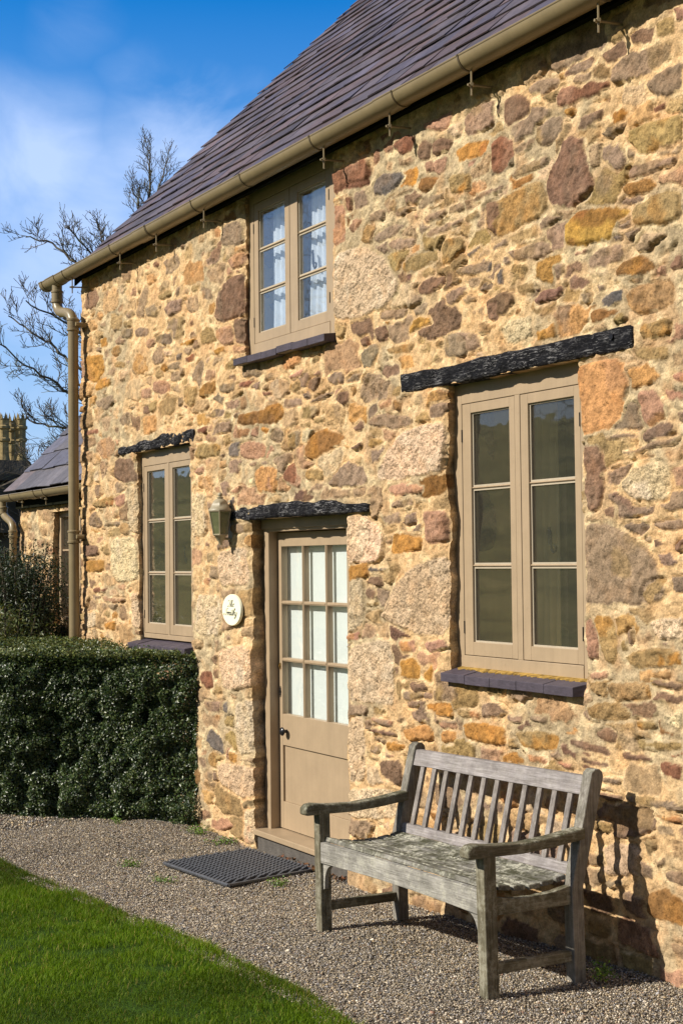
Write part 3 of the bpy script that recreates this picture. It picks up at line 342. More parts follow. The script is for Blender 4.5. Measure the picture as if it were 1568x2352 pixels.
def rubble(U,V,openings,hand,seed,fills,solid=[]):
    """relief height, colour and grain of a rubble wall sampled at the grid U x V"""
    X,Z=np.meshgrid(U,V,indexing='ij'); r=np.random.default_rng(seed)
    wx=X+fbm(X,Z,8,seed+1,3)*.012+fbm(X,Z,40,seed+2,3)*.009; wz=Z+fbm(X,Z,8,seed+5,3)*.010+fbm(X,Z,40,seed+6,3)*.009
    H=.001+fbm(X,Z,7,seed+9,3)*.012+fbm(X,Z,30,seed+12,4)*.012
    n1=fbm(X,Z,1.6,seed+15,4)[...,None]; n2=fbm(X,Z,5,seed+19,4)[...,None]; n3=fbm(X,Z,16,seed+23,4)[...,None]
    C=MORT+(MORT2-MORT)*sm(n1*3.2+.28+n2*1.0)+0*n1
    C=C+(MORT3-C)*sm(n2*4-.55)*.45; C=C+(MORT4-C)*sm(n3*3-.1)*.55; C=C*(1+n3*.3)
    G=np.full(X.shape,.18)
    # small pits and pebbles in the mortar
    u0,u1,v0,v1=U[0],U[-1],V[0],V[-1]; cs=.012; occ=np.zeros((int((u1-u0)/cs)+2,int((v1-v0)/cs)+2),bool)
    cx=u0+np.arange(occ.shape[0])*cs; cz=v0+np.arange(occ.shape[1])*cs
    for a,b,c,d in openings+solid: occ[(int((a-u0)/cs)-0):(int((b-u0)/cs)+1),max(0,int((c-v0)/cs)):max(0,int((d-v0)/cs)+1)]=True
    stones=[]
    for code,P in hand:
        P=np.array(P); stones.append((code,chaikin(P,2,.13),1))
        gx,gz=np.meshgrid(cx,cz,indexing='ij'); m=(gx>P[:,0].min()-.05)&(gx<P[:,0].max()+.05)&(gz>P[:,1].min()-.05)&(gz<P[:,1].max()+.05)
        ii=np.where(m.any(1))[0]; jj=np.where(m.any(0))[0]
        if len(ii) and len(jj):
            s=psdf(gx[ii[0]:ii[-1]+1,jj[0]:jj[-1]+1],gz[ii[0]:ii[-1]+1,jj[0]:jj[-1]+1],P)<.006; occ[ii[0]:ii[-1]+1,jj[0]:jj[-1]+1]|=s
    codes=list('MKVPOTGBRSY'); wts=np.array([.36,.10,.24,.11,.055,.055,.06,.04,.008,.008,.002]); wts/=wts.sum()
    # seeds of the unlisted stones: each grows until it meets its neighbours, so the faces are angular and the joints narrow
    seeds=[]; cell={}
    AN=2.1
    for cnt,s0,s1,gap in fills:
        for _ in range(cnt):
            rad=r.uniform(s0,s1)*.5; x=r.uniform(u0,u1); z=r.uniform(v0,v1)
            i=min(occ.shape[0]-1,int((x-u0)/cs)); j=min(occ.shape[1]-1,int((z-v0)/cs))
            k=int(rad*.55/cs); 
            if occ[max(0,i-int(k*1.4)):i+int(k*1.4)+1,max(0,j-k):j+k+1].any(): continue
            ci,cj=int(x/.3),int(z/.3); ok=True
            for a_ in (-1,0,1):
                for b2 in (-1,0,1):
                    for (sx_,sz_,sr_) in cell.get((ci+a_,cj+b2),()):
                        if (abs((sx_-x)/AN)**3+abs(sz_-z)**3)<((sr_+rad)*gap)**3: ok=False; break
                    if not ok: break
                if not ok: break
            if ok: cell.setdefault((ci,cj),[]).append((x,z,rad)); seeds.append((x,z,rad,r.normal(0,.10) if r.random()<.93 else 1.3))
    F1=np.full(X.shape,9.); F2=np.full(X.shape,9.); ID=np.zeros(X.shape,int)
    for k,(x,z,rad,th) in enumerate(seeds):
        wd=.32; i0,i1=np.searchsorted(U,[x-wd,x+wd]); j0,j1=np.searchsorted(V,[z-wd*.8,z+wd*.8]); sl=(slice(i0,i1),slice(j0,j1))
        dx=wx[sl]-x; dz=wz[sl]-z; px=(dx*math.cos(th)+dz*math.sin(th))/AN; pz=-dx*math.sin(th)+dz*math.cos(th)
        d=(np.abs(px)**3.6+np.abs(pz)**3.6)**(1/3.6)-rad; f1=F1[sl]; f2=F2[sl]; m=d<f1
        F2[sl]=np.where(m,f1,np.minimum(f2,d)); F1[sl]=np.where(m,d,f1); ID[sl]=np.where(m,k,ID[sl])
    ns=len(seeds); hd_=np.full(X.shape,.5)
    for code,P,_ in stones:
        i0,i1=np.searchsorted(U,[P[:,0].min()-.06,P[:,0].max()+.06]); j0,j1=np.searchsorted(V,[P[:,1].min()-.06,P[:,1].max()+.06])
        if i1-i0<2 or j1-j0<2: continue
        sl=(slice(i0,i1),slice(j0,j1)); hd_[sl]=np.minimum(hd_[sl],psdf(wx[sl],wz[sl],P))
    for a_,b2,c_,d_ in solid:
        hd_=np.minimum(hd_,np.maximum(np.maximum(a_-X,X-b2),np.maximum(c_-Z,Z-d_)))
    jn=.0055+.016*sm(fbm(X,Z,2.3,seed+81,3)*2.2+.35)+.014*sm(fbm(X,Z,9,seed+84,3)*3.0+.05)
    sd=-np.minimum((F2-F1)*.5,hd_-.004)+jn*.75+r.choice([0,.004,.012,.03],ns,p=[.5,.25,.17,.08])[ID]+np.maximum(F1-.012,0)*.8
    pc=np.array([PAL[c] for c in codes]); ci_=r.choice(len(codes),ns,p=wts); mk=r.choice([.0,.15,.4,.65],ns,p=[.30,.34,.24,.12])[:,None]
    sxx=np.array([s[0] for s in seeds]); mk=np.clip(mk+(.22*sm((-8.3-sxx)/1.2))[:,None],0,.8)
    cs1=pc[ci_]*(1+r.normal(0,.10,(ns,1)))*(1+r.normal(0,.03,(ns,3))); cs1=cs1*(1-mk)+MORT*mk*.86; cs2=pc[r.choice(len(codes),ns,p=wts)]*(1+r.normal(0,.1,(ns,1)))
    ox,oz=r.uniform(0,50,ns)[ID],r.uniform(0,50,ns)[ID]; bl=(sm(fbm(X+ox,Z+oz,6,seed+90,4)*3.2-.3)*r.uniform(.1,.8,ns)[ID])[...,None]
    cc=cs1[ID]*(1-bl)+cs2[ID]*bl; cc=cc*(1-(sm(fbm(X+oz,Z+ox,13,seed+94,3)*4-.9)*r.uniform(0,.4,ns)[ID])[...,None]); cc=cc*(1+fbm(X,Z,30,seed+97,3)[...,None]*.4)
    k2=sm(-(sd+np.clip(fbm(X,Z,13,seed+99,3),0,1)*r.uniform(0,.03,ns)[ID])/.005+.5)[...,None]; C=C*(1-k2)+cc*k2; G=G*(1-k2[...,0])+r.uniform(.1,.6,ns)[ID]*k2[...,0]
    ang=r.uniform(0,6.28,ns); tl=r.uniform(0,.11,ns); sxy=np.array([(s[0],s[1]) for s in seeds])
    tilt=np.clip((X-sxy[ID,0])*(np.cos(ang)*tl)[ID]+(Z-sxy[ID,1])*(np.sin(ang)*tl)[ID],-.012,.012)
    lay=np.where(r.random(ns)<.3,1,0)[ID]*vnoise(X*3+ox,(Z+X*.08)*44+oz,seed+103)*.007
    w_=r.uniform(.004,.012,ns)[ID]; e=sm(-sd/w_); prof=(r.uniform(-.002,.012,ns)[ID]+tilt+lay+fbm(X+ox,Z+oz,20,seed+105,4,.65)*.014*r.uniform(.4,1.4,ns)[ID])*e+.001
    k=sm(-sd/.005+.4); H=H*(1-k)+prof*k
    cr=np.exp(-((sd-.001)/.0045)**2)*sm(fbm(X,Z,5,seed+109,3)*3+.15)*.018*(hd_>.01); H=H-cr
    for code,P,isH in stones:
        pad=.03; i0,i1=np.searchsorted(U,[P[:,0].min()-pad,P[:,0].max()+pad]); j0,j1=np.searchsorted(V,[P[:,1].min()-pad,P[:,1].max()+pad])
        if i1-i0<2 or j1-j0<2: continue
        sl=(slice(i0,i1),slice(j0,j1)); sd=psdf(wx[sl],wz[sl],P); xs=X[sl]; zs=Z[sl]
        size=min(np.ptp(P[:,0]),np.ptp(P[:,1])); h0=r.uniform(.000,.013) if not isH else r.uniform(.003,.013); w=min(.016,max(.006,size*.12))
        if code=='G': h0*=.6
        g=.85 if code in 'GW' else (r.uniform(.15,.6) if code in 'KTV' else r.uniform(.1,.4))
        rough={'G':1.1,'W':2.0}.get(code,r.uniform(.5,1.4))
        ang=r.uniform(0,6.28); tx,tz=math.cos(ang)*r.uniform(0,.09),math.sin(ang)*r.uniform(0,.09); mx_,mz_=P[:,0].mean(),P[:,1].mean()
        prof=h0*sm((-sd)/w)+np.clip(((xs-mx_)*tx+(zs-mz_)*tz),-.012,.012)*sm(-sd/w)
        # bedding planes give layered faces
        if code in 'MPV' and r.random()<.4: prof=prof+.006*vnoise(xs*3+7,(zs+xs*r.uniform(-.2,.2))*r.uniform(30,60),int(r.integers(1000)))*sm(-sd/w)
        prof=prof+(fbm(xs,zs,24,int(r.integers(500)),4,.65)*.013*rough)*sm(-sd/.012)+.001
        k=sm(-sd/.007+.4); H[sl]=H[sl]*(1-k)+prof*k
        gn=fbm(xs,zs,6,int(r.integers(900)),2); gr=sm(gn*5+.1)*np.exp(-((sd-.001)/.0048)**2)*r.uniform(.004,.020); H[sl]-=gr
        c=PAL[code]*(1+r.normal(0,.09))*(1+r.normal(0,.03,3))
        if not isH:
            mx_k=r.choice([.0,.2,.45,.7],p=[.3,.3,.25,.15]); c=c*(1-mx_k)+MORT*mx_k
        else: c=c*.92+MORT*.08
        o=PAL[{'M':'V','P':'M','O':'T','B':'O','R':'K','G':'W','V':'O','S':'M','K':'T','T':'K','Y':'B','W':'G'}[code]]
        q=sm(fbm(xs,zs,7,int(r.integers(900)),4)*3.2-.25)[...,None]*r.uniform(.2,.9); cc=c+(o-c)*q
        dk=sm(fbm(xs,zs,14,int(r.integers(900)),3)*4-.9)[...,None]*r.uniform(0,.35); cc=cc*(1-dk)
        if r.random()<.07: # iron stain
            q=sm(fbm(xs,zs,9,int(r.integers(900)),3)*4-.6)[...,None]*.6; cc=cc+(lin((212,130,84))-cc)*q*.7
        cc=cc*(1+fbm(xs,zs,30,int(r.integers(900)),3)[...,None]*.35)
        k2=sm(-(sd+(.008 if code=='G' else 0)+np.clip(fbm(xs,zs,13,int(r.integers(900)),3),0,1)*r.uniform(0,.04))/(.014 if code=='G' else .006)+.5)[...,None]; C[sl]=C[sl]*(1-k2)+cc*k2; G[sl]=G[sl]*(1-k2[...,0])+g*k2[...,0]
    return X,Z,H,np.clip(C,.01,.95),G
def make_grid(parts,snap):
    a=[]; 
    for x0,x1,d in parts: a.append(np.arange(x0,x1-d*.3,d))
    a=np.concatenate(a+[[parts[-1][1]]])
    for s in snap:
        i=np.argmin(np.abs(a-s)); a[i]=s
    return a
def wall_mesh(name,parent,U,V,openings,depth,hand,seed,fills,y0=0.,solid=[],ret_left=5.6,base_batter=0.):
    X,Z,H,C,G=rubble(U,V,openings,hand,seed,fills,solid)
    H=H+fbm(X,Z,.9,seed+40,2)*.03
    keepf=np.ones((len(U)-1,len(V)-1),bool); xo=X.copy(); zo=Z.copy()
    for k,(a,b,c,d) in enumerate(openings):
        ia,ib=np.argmin(abs(U-a)),np.argmin(abs(U-b)); jc,jd=np.argmin(abs(V-c)),np.argmin(abs(V-d)); keepf[ia:ib,jc:jd]=False
        inz=sm(1-np.maximum(np.maximum(c-Z,Z-d),0)/.03)
        for e,sg in ((a,-1),(b,1)):
            dd=np.where((X-e)*sg>=-1e-6,(X-e)*sg,99); nn=fbm(Z*0+k*7.7+sg*3,Z,2.7,seed+60+k,6,.62)
            xo+=nn*.034*np.exp(-dd/.06)*inz; H-=.022*np.exp(-dd/.016)*inz
        inx=((X>=a-1e-6)&(X<=b+1e-6))
        dd=np.where((Z-c)<=1e-6,c-Z,99); H-=.015*np.exp(-dd/.015)*inx
    n0,n1=X.shape; idx=np.arange(n0*n1).reshape(n0,n1); Vv=[np.stack([xo,y0-H,zo],-1).reshape(-1,3)]; Cc=[C.reshape(-1,3)]; Gg=[G.ravel()]
    q=np.stack([idx[:-1,:-1],idx[1:,:-1],idx[1:,1:],idx[:-1,1:]],-1)[keepf]; Fs=[q]; base=n0*n1
    def strip(ids,dirv,dep,flip,sd_):
        nonlocal base
        P=Vv[0][ids]; c=Cc[0][ids]; g=Gg[0][ids]; n=max(4,int(dep/.012)) if dep<1 else 60; rows=[ids]; rr=np.random.default_rng(sd_); m=len(ids)
        along=np.arange(m)*.008
        for k in range(1,n+1):
            t=k/n; Q=P.copy(); Q[:,1]=P[:,1]*(1-t)+(y0+dep)*t
            off=fbm(along,along*0+t*dep,4,sd_,5,.6)*.035*math.sin(min(1,t*3)*math.pi/2)-.006
            Q[:,0]+=dirv[0]*off; Q[:,2]+=dirv[1]*off
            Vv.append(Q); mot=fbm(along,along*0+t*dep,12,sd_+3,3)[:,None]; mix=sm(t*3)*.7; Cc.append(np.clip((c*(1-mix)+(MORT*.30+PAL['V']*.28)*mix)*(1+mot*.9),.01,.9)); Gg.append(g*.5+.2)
            rows.append(base+np.arange(m)); base+=m
        A=np.stack(rows); f=np.stack([A[:-1,:-1],A[:-1,1:],A[1:,1:],A[1:,:-1]],-1).reshape(-1,4); Fs.append(f[:,::-1] if flip else f)
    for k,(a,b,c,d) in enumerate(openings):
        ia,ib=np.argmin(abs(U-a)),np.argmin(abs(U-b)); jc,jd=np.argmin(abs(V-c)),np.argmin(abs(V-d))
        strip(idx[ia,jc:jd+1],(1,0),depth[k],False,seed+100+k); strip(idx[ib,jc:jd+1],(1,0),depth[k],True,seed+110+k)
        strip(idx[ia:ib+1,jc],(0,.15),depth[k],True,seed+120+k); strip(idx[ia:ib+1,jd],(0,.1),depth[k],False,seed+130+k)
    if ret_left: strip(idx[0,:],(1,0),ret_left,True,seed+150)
    o=npmesh(name,np.concatenate(Vv),Fs,M['stone'],parent,np.concatenate(Cc),{'gran':np.concatenate(Gg)},smooth=True)
    return o
HAND=[]
for s_ in STONES.split(';'):
    a_=s_.split(); HAND.append((a_[0],[(-float(p.split(',')[0]),float(p.split(',')[1])) for p in a_[1:]]))
def gz(x,y): return np.interp(x,[-20,-9.1,-8.4,-7.1,-6.1,-4.7,-3],[-.05,-.055,-.1,-.1,-.055,-.01,.01])
# ================= the cottage =================
cot=empty('stone_cottage',(-8,0,0),'two storey rubble stone cottage with slate roof and taupe painted windows and door','cottage')
OP=[(-6.03,-4.972,1.17,2.651),(-10.25,-9.22,1.15,2.605),(-8.365,-7.185,3.07,4.32),(-8.28,-7.06,-.22,2.03)]
DEP=[.30,.30,.30,.34]
U=make_grid([(-11.42,-9.5,.0125),(-9.5,-7.5,.0095),(-7.5,-4.2,.0068),(-4.2,-3.0,.012),(-3.0,1.5,.03)],[o[0] for o in OP]+[o[1] for o in OP])
V=make_grid([(-.25,4.25,.0078)],[1.17,2.651,1.15,2.605,3.07,-.22,2.03])
OP[2]=(OP[2][0],OP[2][1],OP[2][2],V[-1])
wall_mesh('wall',cot,U,V,OP,DEP,HAND,11,[(900,.13,.20,1.0),(7000,.08,.13,.98),(26000,.045,.085,.98),(9000,.03,.045,1.0)],solid=[(-6.43,-4.6,2.65,2.745),(-8.54,-6.78,2.03,2.105),(-10.53,-9.12,2.605,2.70)])
# other faces of the building: back wall and far gable
b=MB(); b.box(-11.42,1.5,5.6,5.8,-.3,4.2); b.box(1.5,1.8,0.02,5.6,-.3,4.3)
b.add([(-11.41,.0,4.2),(-11.41,5.8,4.2),(-11.41,2.9,7.1),(1.5,0,4.2),(1.5,5.8,4.2),(1.5,2.9,7.1)],[(0,2,1),(3,4,5)])
b.cur=tuple(MORT*.8); b.c=[b.cur]*len(b.v); b.build('back_wall',M['stone'],cot,cols=True)
# inner shell: room side of the thick wall with its splayed openings, floors and partition
b=MB(); Yi=.5
rooms=[(-11.3,-8.6),(-8.6,-6.7),(-6.7,1.3)]
def lining(z0,z1,ops,x0,x1):
    xs=sorted(set([x0,x1]+[o[0] for o in ops]+[o[1] for o in ops])); 
    for a,c in zip(xs[:-1],xs[1:]):
        h=[o for o in ops if o[0]<=a+1e-6 and o[1]>=c-1e-6]
        if not h: b.add([(a,Yi,z0),(c,Yi,z0),(c,Yi,z1),(a,Yi,z1)],[(0,1,2,3)])
        else:
            o=h[0]; 
            if o[2]>z0: b.add([(a,Yi,z0),(c,Yi,z0),(c,Yi,o[2]),(a,Yi,o[2])],[(0,1,2,3)])
            if o[3]<z1: b.add([(a,Yi,o[3]),(c,Yi,o[3]),(c,Yi,z1),(a,Yi,z1)],[(0,1,2,3)])
gops=[(-6.03,-4.972,1.2,2.6),(-10.25,-9.22,1.2,2.56),(-8.28,-7.06,0,2.0)]; uops=[(-8.365,-7.185,3.12,4.25)]
lining(0,2.75,gops,-11.3,1.3); lining(2.85,4.8,uops,-11.3,1.3)
b.add([(-11.3,Yi,0),(1.3,Yi,0),(1.3,5.5,0),(-11.3,5.5,0)],[(0,1,2,3)]); b.box(-11.3,1.3,Yi,5.5,2.75,2.85)
b.add([(-11.3,5.5,0),(1.3,5.5,0),(1.3,5.5,4.8),(-11.3,5.5,4.8)],[(0,1,2,3)]); b.add([(-11.3,Yi,4.8),(1.3,Yi,4.8),(1.3,5.5,4.8),(-11.3,5.5,4.8)],[(0,1,2,3)])
for x in (-11.3,-8.75,-6.6,1.3): b.box(x-.02,x+.02,Yi,5.5,0,4.8)
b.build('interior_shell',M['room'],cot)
# ---- roof slates ----
TH=R_(45.3); cR,sR=math.cos(TH),math.sin(TH)
def roof(parent,x0,x1,y0,z0,slope,gauge,wid,seed,rt_mat,names=('roof',),c_base=(.088,.072,.082),ridge=True,jit=1.):
    r=np.random.default_rng(seed); b=MB(); n=int(slope/gauge)
    cR_,sR_=cR,sR
    for i in range(n):
        x=x0-(wid*.5 if i%2 else 0)+r.normal(0,.01); row=r.normal(0,.004); xl=r.normal(0,.008)
        while x<x1:
            w=wid*r.uniform(.85,1.15); a=max(x+.0006,x0+r.normal(0,.006)+xl); c=min(x+w-.0006,x1); x+=w
            if c-a<.03: continue
            s0=i*gauge+row+r.normal(0,.004); s1=s0+gauge*1.35; th=.0065*r.uniform(.8,1.5); lift=.011+r.uniform(0,.006)*jit; tw=r.normal(0,.0018)*jit
            def P(u,s,h): return (u,y0+s*cR_-h*sR_,z0+s*sR_+h*cR_)
            v=1+r.normal(0,.16); k=r.random(); cb=np.array(c_base)*v*(np.array((1.12,.98,.9)) if k<.3 else np.array((.9,.95,1.12)) if k<.55 else 1)
            b.cur=tuple(np.clip(cb,.02,.5)); d=r.normal(0,.004)
            b.hexa([P(a,s0,lift+tw),P(c,s0+d,lift-tw),P(c,s1,0),P(a,s1,0),P(a,s0,lift+tw+th),P(c,s0+d,lift-tw+th),P(c,s1,th*.6),P(a,s1,th*.6)])
    b.cur=(.03,.027,.03); L_=n*gauge+.1
    b.add([(x0+.03,y0+.02*cR,z0+.02*sR-.004),(x1,y0+.02*cR,z0+.02*sR-.004),(x1,y0+L_*cR,z0+L_*sR-.004),(x0+.03,y0+L_*cR,z0+L_*sR-.004)],[(0,1,2,3)])
    yt,zt=y0+L_*cR,z0+L_*sR; b.add([(x0,yt,zt),(x1,yt,zt),(x1,yt+L_*cR,zt-L_*sR),(x0,yt+L_*cR,zt-L_*sR)],[(0,1,2,3)])
    if ridge:
        b.cur=(.09,.08,.09); b.tube([(x0,yt,zt+.0),(x1,yt,zt+.0)],.09,10)
    return b.build('roof',rt_mat,parent,cols=True)
roof(cot,-11.47,1.9,-.11,4.163,4.3,.2,.27,5,M['slate'])
b=MB(); b.box(-11.42,1.5,-.045,-.01,4.145,4.185); b.build('fascia',M['dark'],cot)  # near-black strip, eaves shade at the wall head put into its colour
# barge slip under the verge
b=MB(); b.hexa([(-11.455,-.05,4.10),(-11.40,-.05,4.10),(-11.40,2.95,7.1),(-11.455,2.95,7.1),(-11.455,-.05,4.20),(-11.40,-.05,4.20),(-11.40,2.95,7.2),(-11.455,2.95,7.2)]); b.build('verge',M['dark'],cot)
# ---- gutter ----
def half(b,x0,x1,yc,zc,r,t=.004,n=14):
    o=[(yc-r*math.cos(math.pi*k/n),zc-r*math.sin(math.pi*k/n)) for k in range(n+1)]; i=[(yc-(r-t)*math.cos(math.pi*k/n),zc-(r-t)*math.sin(math.pi*k/n)) for k in range(n,-1,-1)]
    P=o+i; m=len(P); vs=[(x0,)+q for q in P]+[(x1,)+q for q in P]
    fs=[(k,k+m,(k+1)%m+m,(k+1)%m) for k in range(m)]
    for k in range(n): fs.append((k,k+1,m-2-k,m-1-k)); fs.append((m+k,m+m-1-k,m+m-2-k,m+k+1))
    b.add(vs,fs); b.tube([(x0,yc-r+.002,zc),(x1,yc-r+.002,zc)],.006,6)
def gutter(parent,x0,x1,yc,zc,r,collars,joints,rods,rodz,mat):
    b=MB(); half(b,x0,x1,yc,zc,r); b.prism([(yc-r*math.cos(math.pi*k/12),zc-r*math.sin(math.pi*k/12)) for k in range(13)],'x',x0,x0+.004)
    g=b.build('gutter',mat,parent,smooth=True)
    for a,c in joints:
        q=MB(); half(q,a,c,yc,zc,r+.006,.005); q.build('gutter_joint',mat,g,smooth=True)
    for x in collars:
        q=MB(); half(q,x-.006,x+.006,yc,zc,r+.004,.004); q.build('gutter_strap',M['strap'],g,smooth=True)
    for x in rods:
        q=MB(); q.tube([(x,yc-.005,zc-r+.01),(x,yc-.005,rodz)],.0055,6); q.tube([(x,yc-.028,rodz+.05),(x,.03,rodz+.062)],.0065,6); q.lathe(x,yc-.005,[(.014,rodz+.045),(.014,rodz+.06)],6)
        q.build('gutter_bracket',mat,g,smooth=True)
    return g
M['strap']=paint('strap_paint',(.11,.085,.05),.5)
g=gutter(cot,-11.95,1.9,-.125,4.20,.068,[-11.36,-10.27,-9.55,-8.75,-8.0,-7.09,-6.2,-5.6,-4.6,-3.6,-2.6],[(-11.95,-11.88),(-9.79,-9.56),(-6.38,-6.2),(-11.78,-11.57)],[-11.28,-10.2,-9.49,-8.67,-7.03,-6.32,-5.575,-4.64,-3.6,-2.6],4.005,M['gutter'])
# downpipe with its swan neck
def downpipe(parent,pts,r,bands,z_end,ear=True,wally=0.):
    b=MB(); P=[]
    # smooth the bend with a spline
    pv=[Vector(p) for p in pts]; 
    for i in range(len(pv)-1):
        p0=pv[max(i-1,0)]; p1=pv[i]; p2=pv[i+1]; p3=pv[min(i+2,len(pv)-1)]
        for t in [k/6 for k in range(6)]:
            P.append(.5*((2*p1)+(-p0+p2)*t+(2*p0-5*p1+4*p2-p3)*t*t+(-p0+3*p1-3*p2+p3)*t**3))
    P.append(pv[-1]); P.append(Vector((pv[-1].x,pv[-1].y,z_end))); b.tube(P,r,18)
    o=b.build('downpipe',M['gutter'],parent,smooth=True)
    for x,y,z,h in bands:
        q=MB(); q.lathe(x,y,[(r+.001,z-.005),(r+.010,z),(r+.010,z+.014),(r+.005,z+.018),(r+.005,z+h-.018),(r+.010,z+h-.014),(r+.010,z+h),(r+.001,z+h+.005)],18); q.build('pipe_socket',M['gutter'],o,smooth=True)
        if ear and z<3.9:
            q=MB(); q.box(x-.012,x+.045,y+.015,wally+.02,z+h*.3,z+h*.7); q.tube([(x+r+.02,y-.0,z+h*.5),(x+r+.02,y+.06,z+h*.5)],.017,10); q.build('pipe_clip',M['gutter'],o,smooth=True)
    return o
downpipe(cot,[(-11.675,-.125,4.15),(-11.675,-.125,4.02),(-11.66,-.125,3.95),(-11.60,-.12,3.90),(-11.42,-.11,3.86),(-11.35,-.105,3.80),(-11.335,-.105,3.72),(-11.335,-.105,3.6)],.043,[(-11.675,-.125,3.99,.10),(-11.335,-.105,3.70,.10),(-11.335,-.105,1.93,.10)],-.1)
# ---- beams over the openings ----
def beam(x0,x1,z0,z1,y0,seed,wavy):
    r=np.random.default_rng(seed); nx=int((x1-x0)/.012); prof=14; vs=[]; 
    for i in range(nx+1):
        x=x0+(x1-x0)*i/nx; xx=np.array([x]); top=float(fbm(xx,xx*0,3,seed,4)[0])*wavy; bot=float(fbm(xx,xx*0,4,seed+5,4)[0])*.005
        e=min(1,(min(x-x0,x1-x)+.004)/.02)
        for k in range(prof):
            t=k/(prof-1); 
            if k==0: y,z=.3,z0+bot
            elif k==prof-1: y,z=.3,z1+top
            else:
                s=(k-1)/(prof-3); z=z0+bot+(z1+top-z0-bot)*s; y=y0+.012*(abs(2*s-1)**6)-float(fbm(xx*1,np.array([s*.12]),14,seed+9,4)[0])*.016*(1+wavy*12)+(1-e)*.012
            vs.append((x,y,z))
    fs=[(i*prof+k,(i+1)*prof+k,(i+1)*prof+k+1,i*prof+k+1) for i in range(nx) for k in range(prof-1)]
    fs+=[tuple(range(prof)),tuple(nx*prof+k for k in range(prof-1,-1,-1))]
    b=MB(); b.add(vs,fs); return b
l1=beam(-6.435,-4.597,2.651,2.748,-.022,3,.012).build('window_lintel',M['beam'],cot,smooth=True)
l2=beam(-8.545,-6.78,2.028,2.098,-.022,14,.05).build('door_lintel',M['beam'],cot,smooth=True)
l3=beam(-10.535,-9.12,2.605,2.690,-.018,27,.05).build('window_lintel',M['beam'],cot,smooth=True)
b=MB(); b.tube([(-4.712,-.03,2.712),(-4.712,.02,2.712)],.012,10); b.build('peg_hole',M['black'],l1)
# ---- sills ----
def sill(x0,x1,yf,ztop,th,n,par,seed,splay=.05,slope=.03,back=.09):
    r=np.random.default_rng(seed); b=MB(); w=(x1-x0)/n
    for i in range(n):
        a=x0+i*w+.0015; c=x0+(i+1)*w-.0015; zt=ztop+r.normal(0,.0015); v=1+r.normal(0,.08); b.cur=(.062*v,.050*v,.066*v); cb=c+(splay if i==n-1 else 0); y=yf+r.normal(0,.001)
        b.hexa([(a,y,zt-th),(c,y,zt-th),(cb,back,zt-th),(a,back,zt-th),(a,y,zt),(c,y,zt),(cb,back,zt+slope),(a,back,zt+slope)])
    b.cur=(.25,.23,.19); b.box(x0+.01,x1-.01,yf+.01,back,ztop-th+.003,ztop-.004)
    return b.build('sill',M['sill'],par,cols=True,bevel=.002)
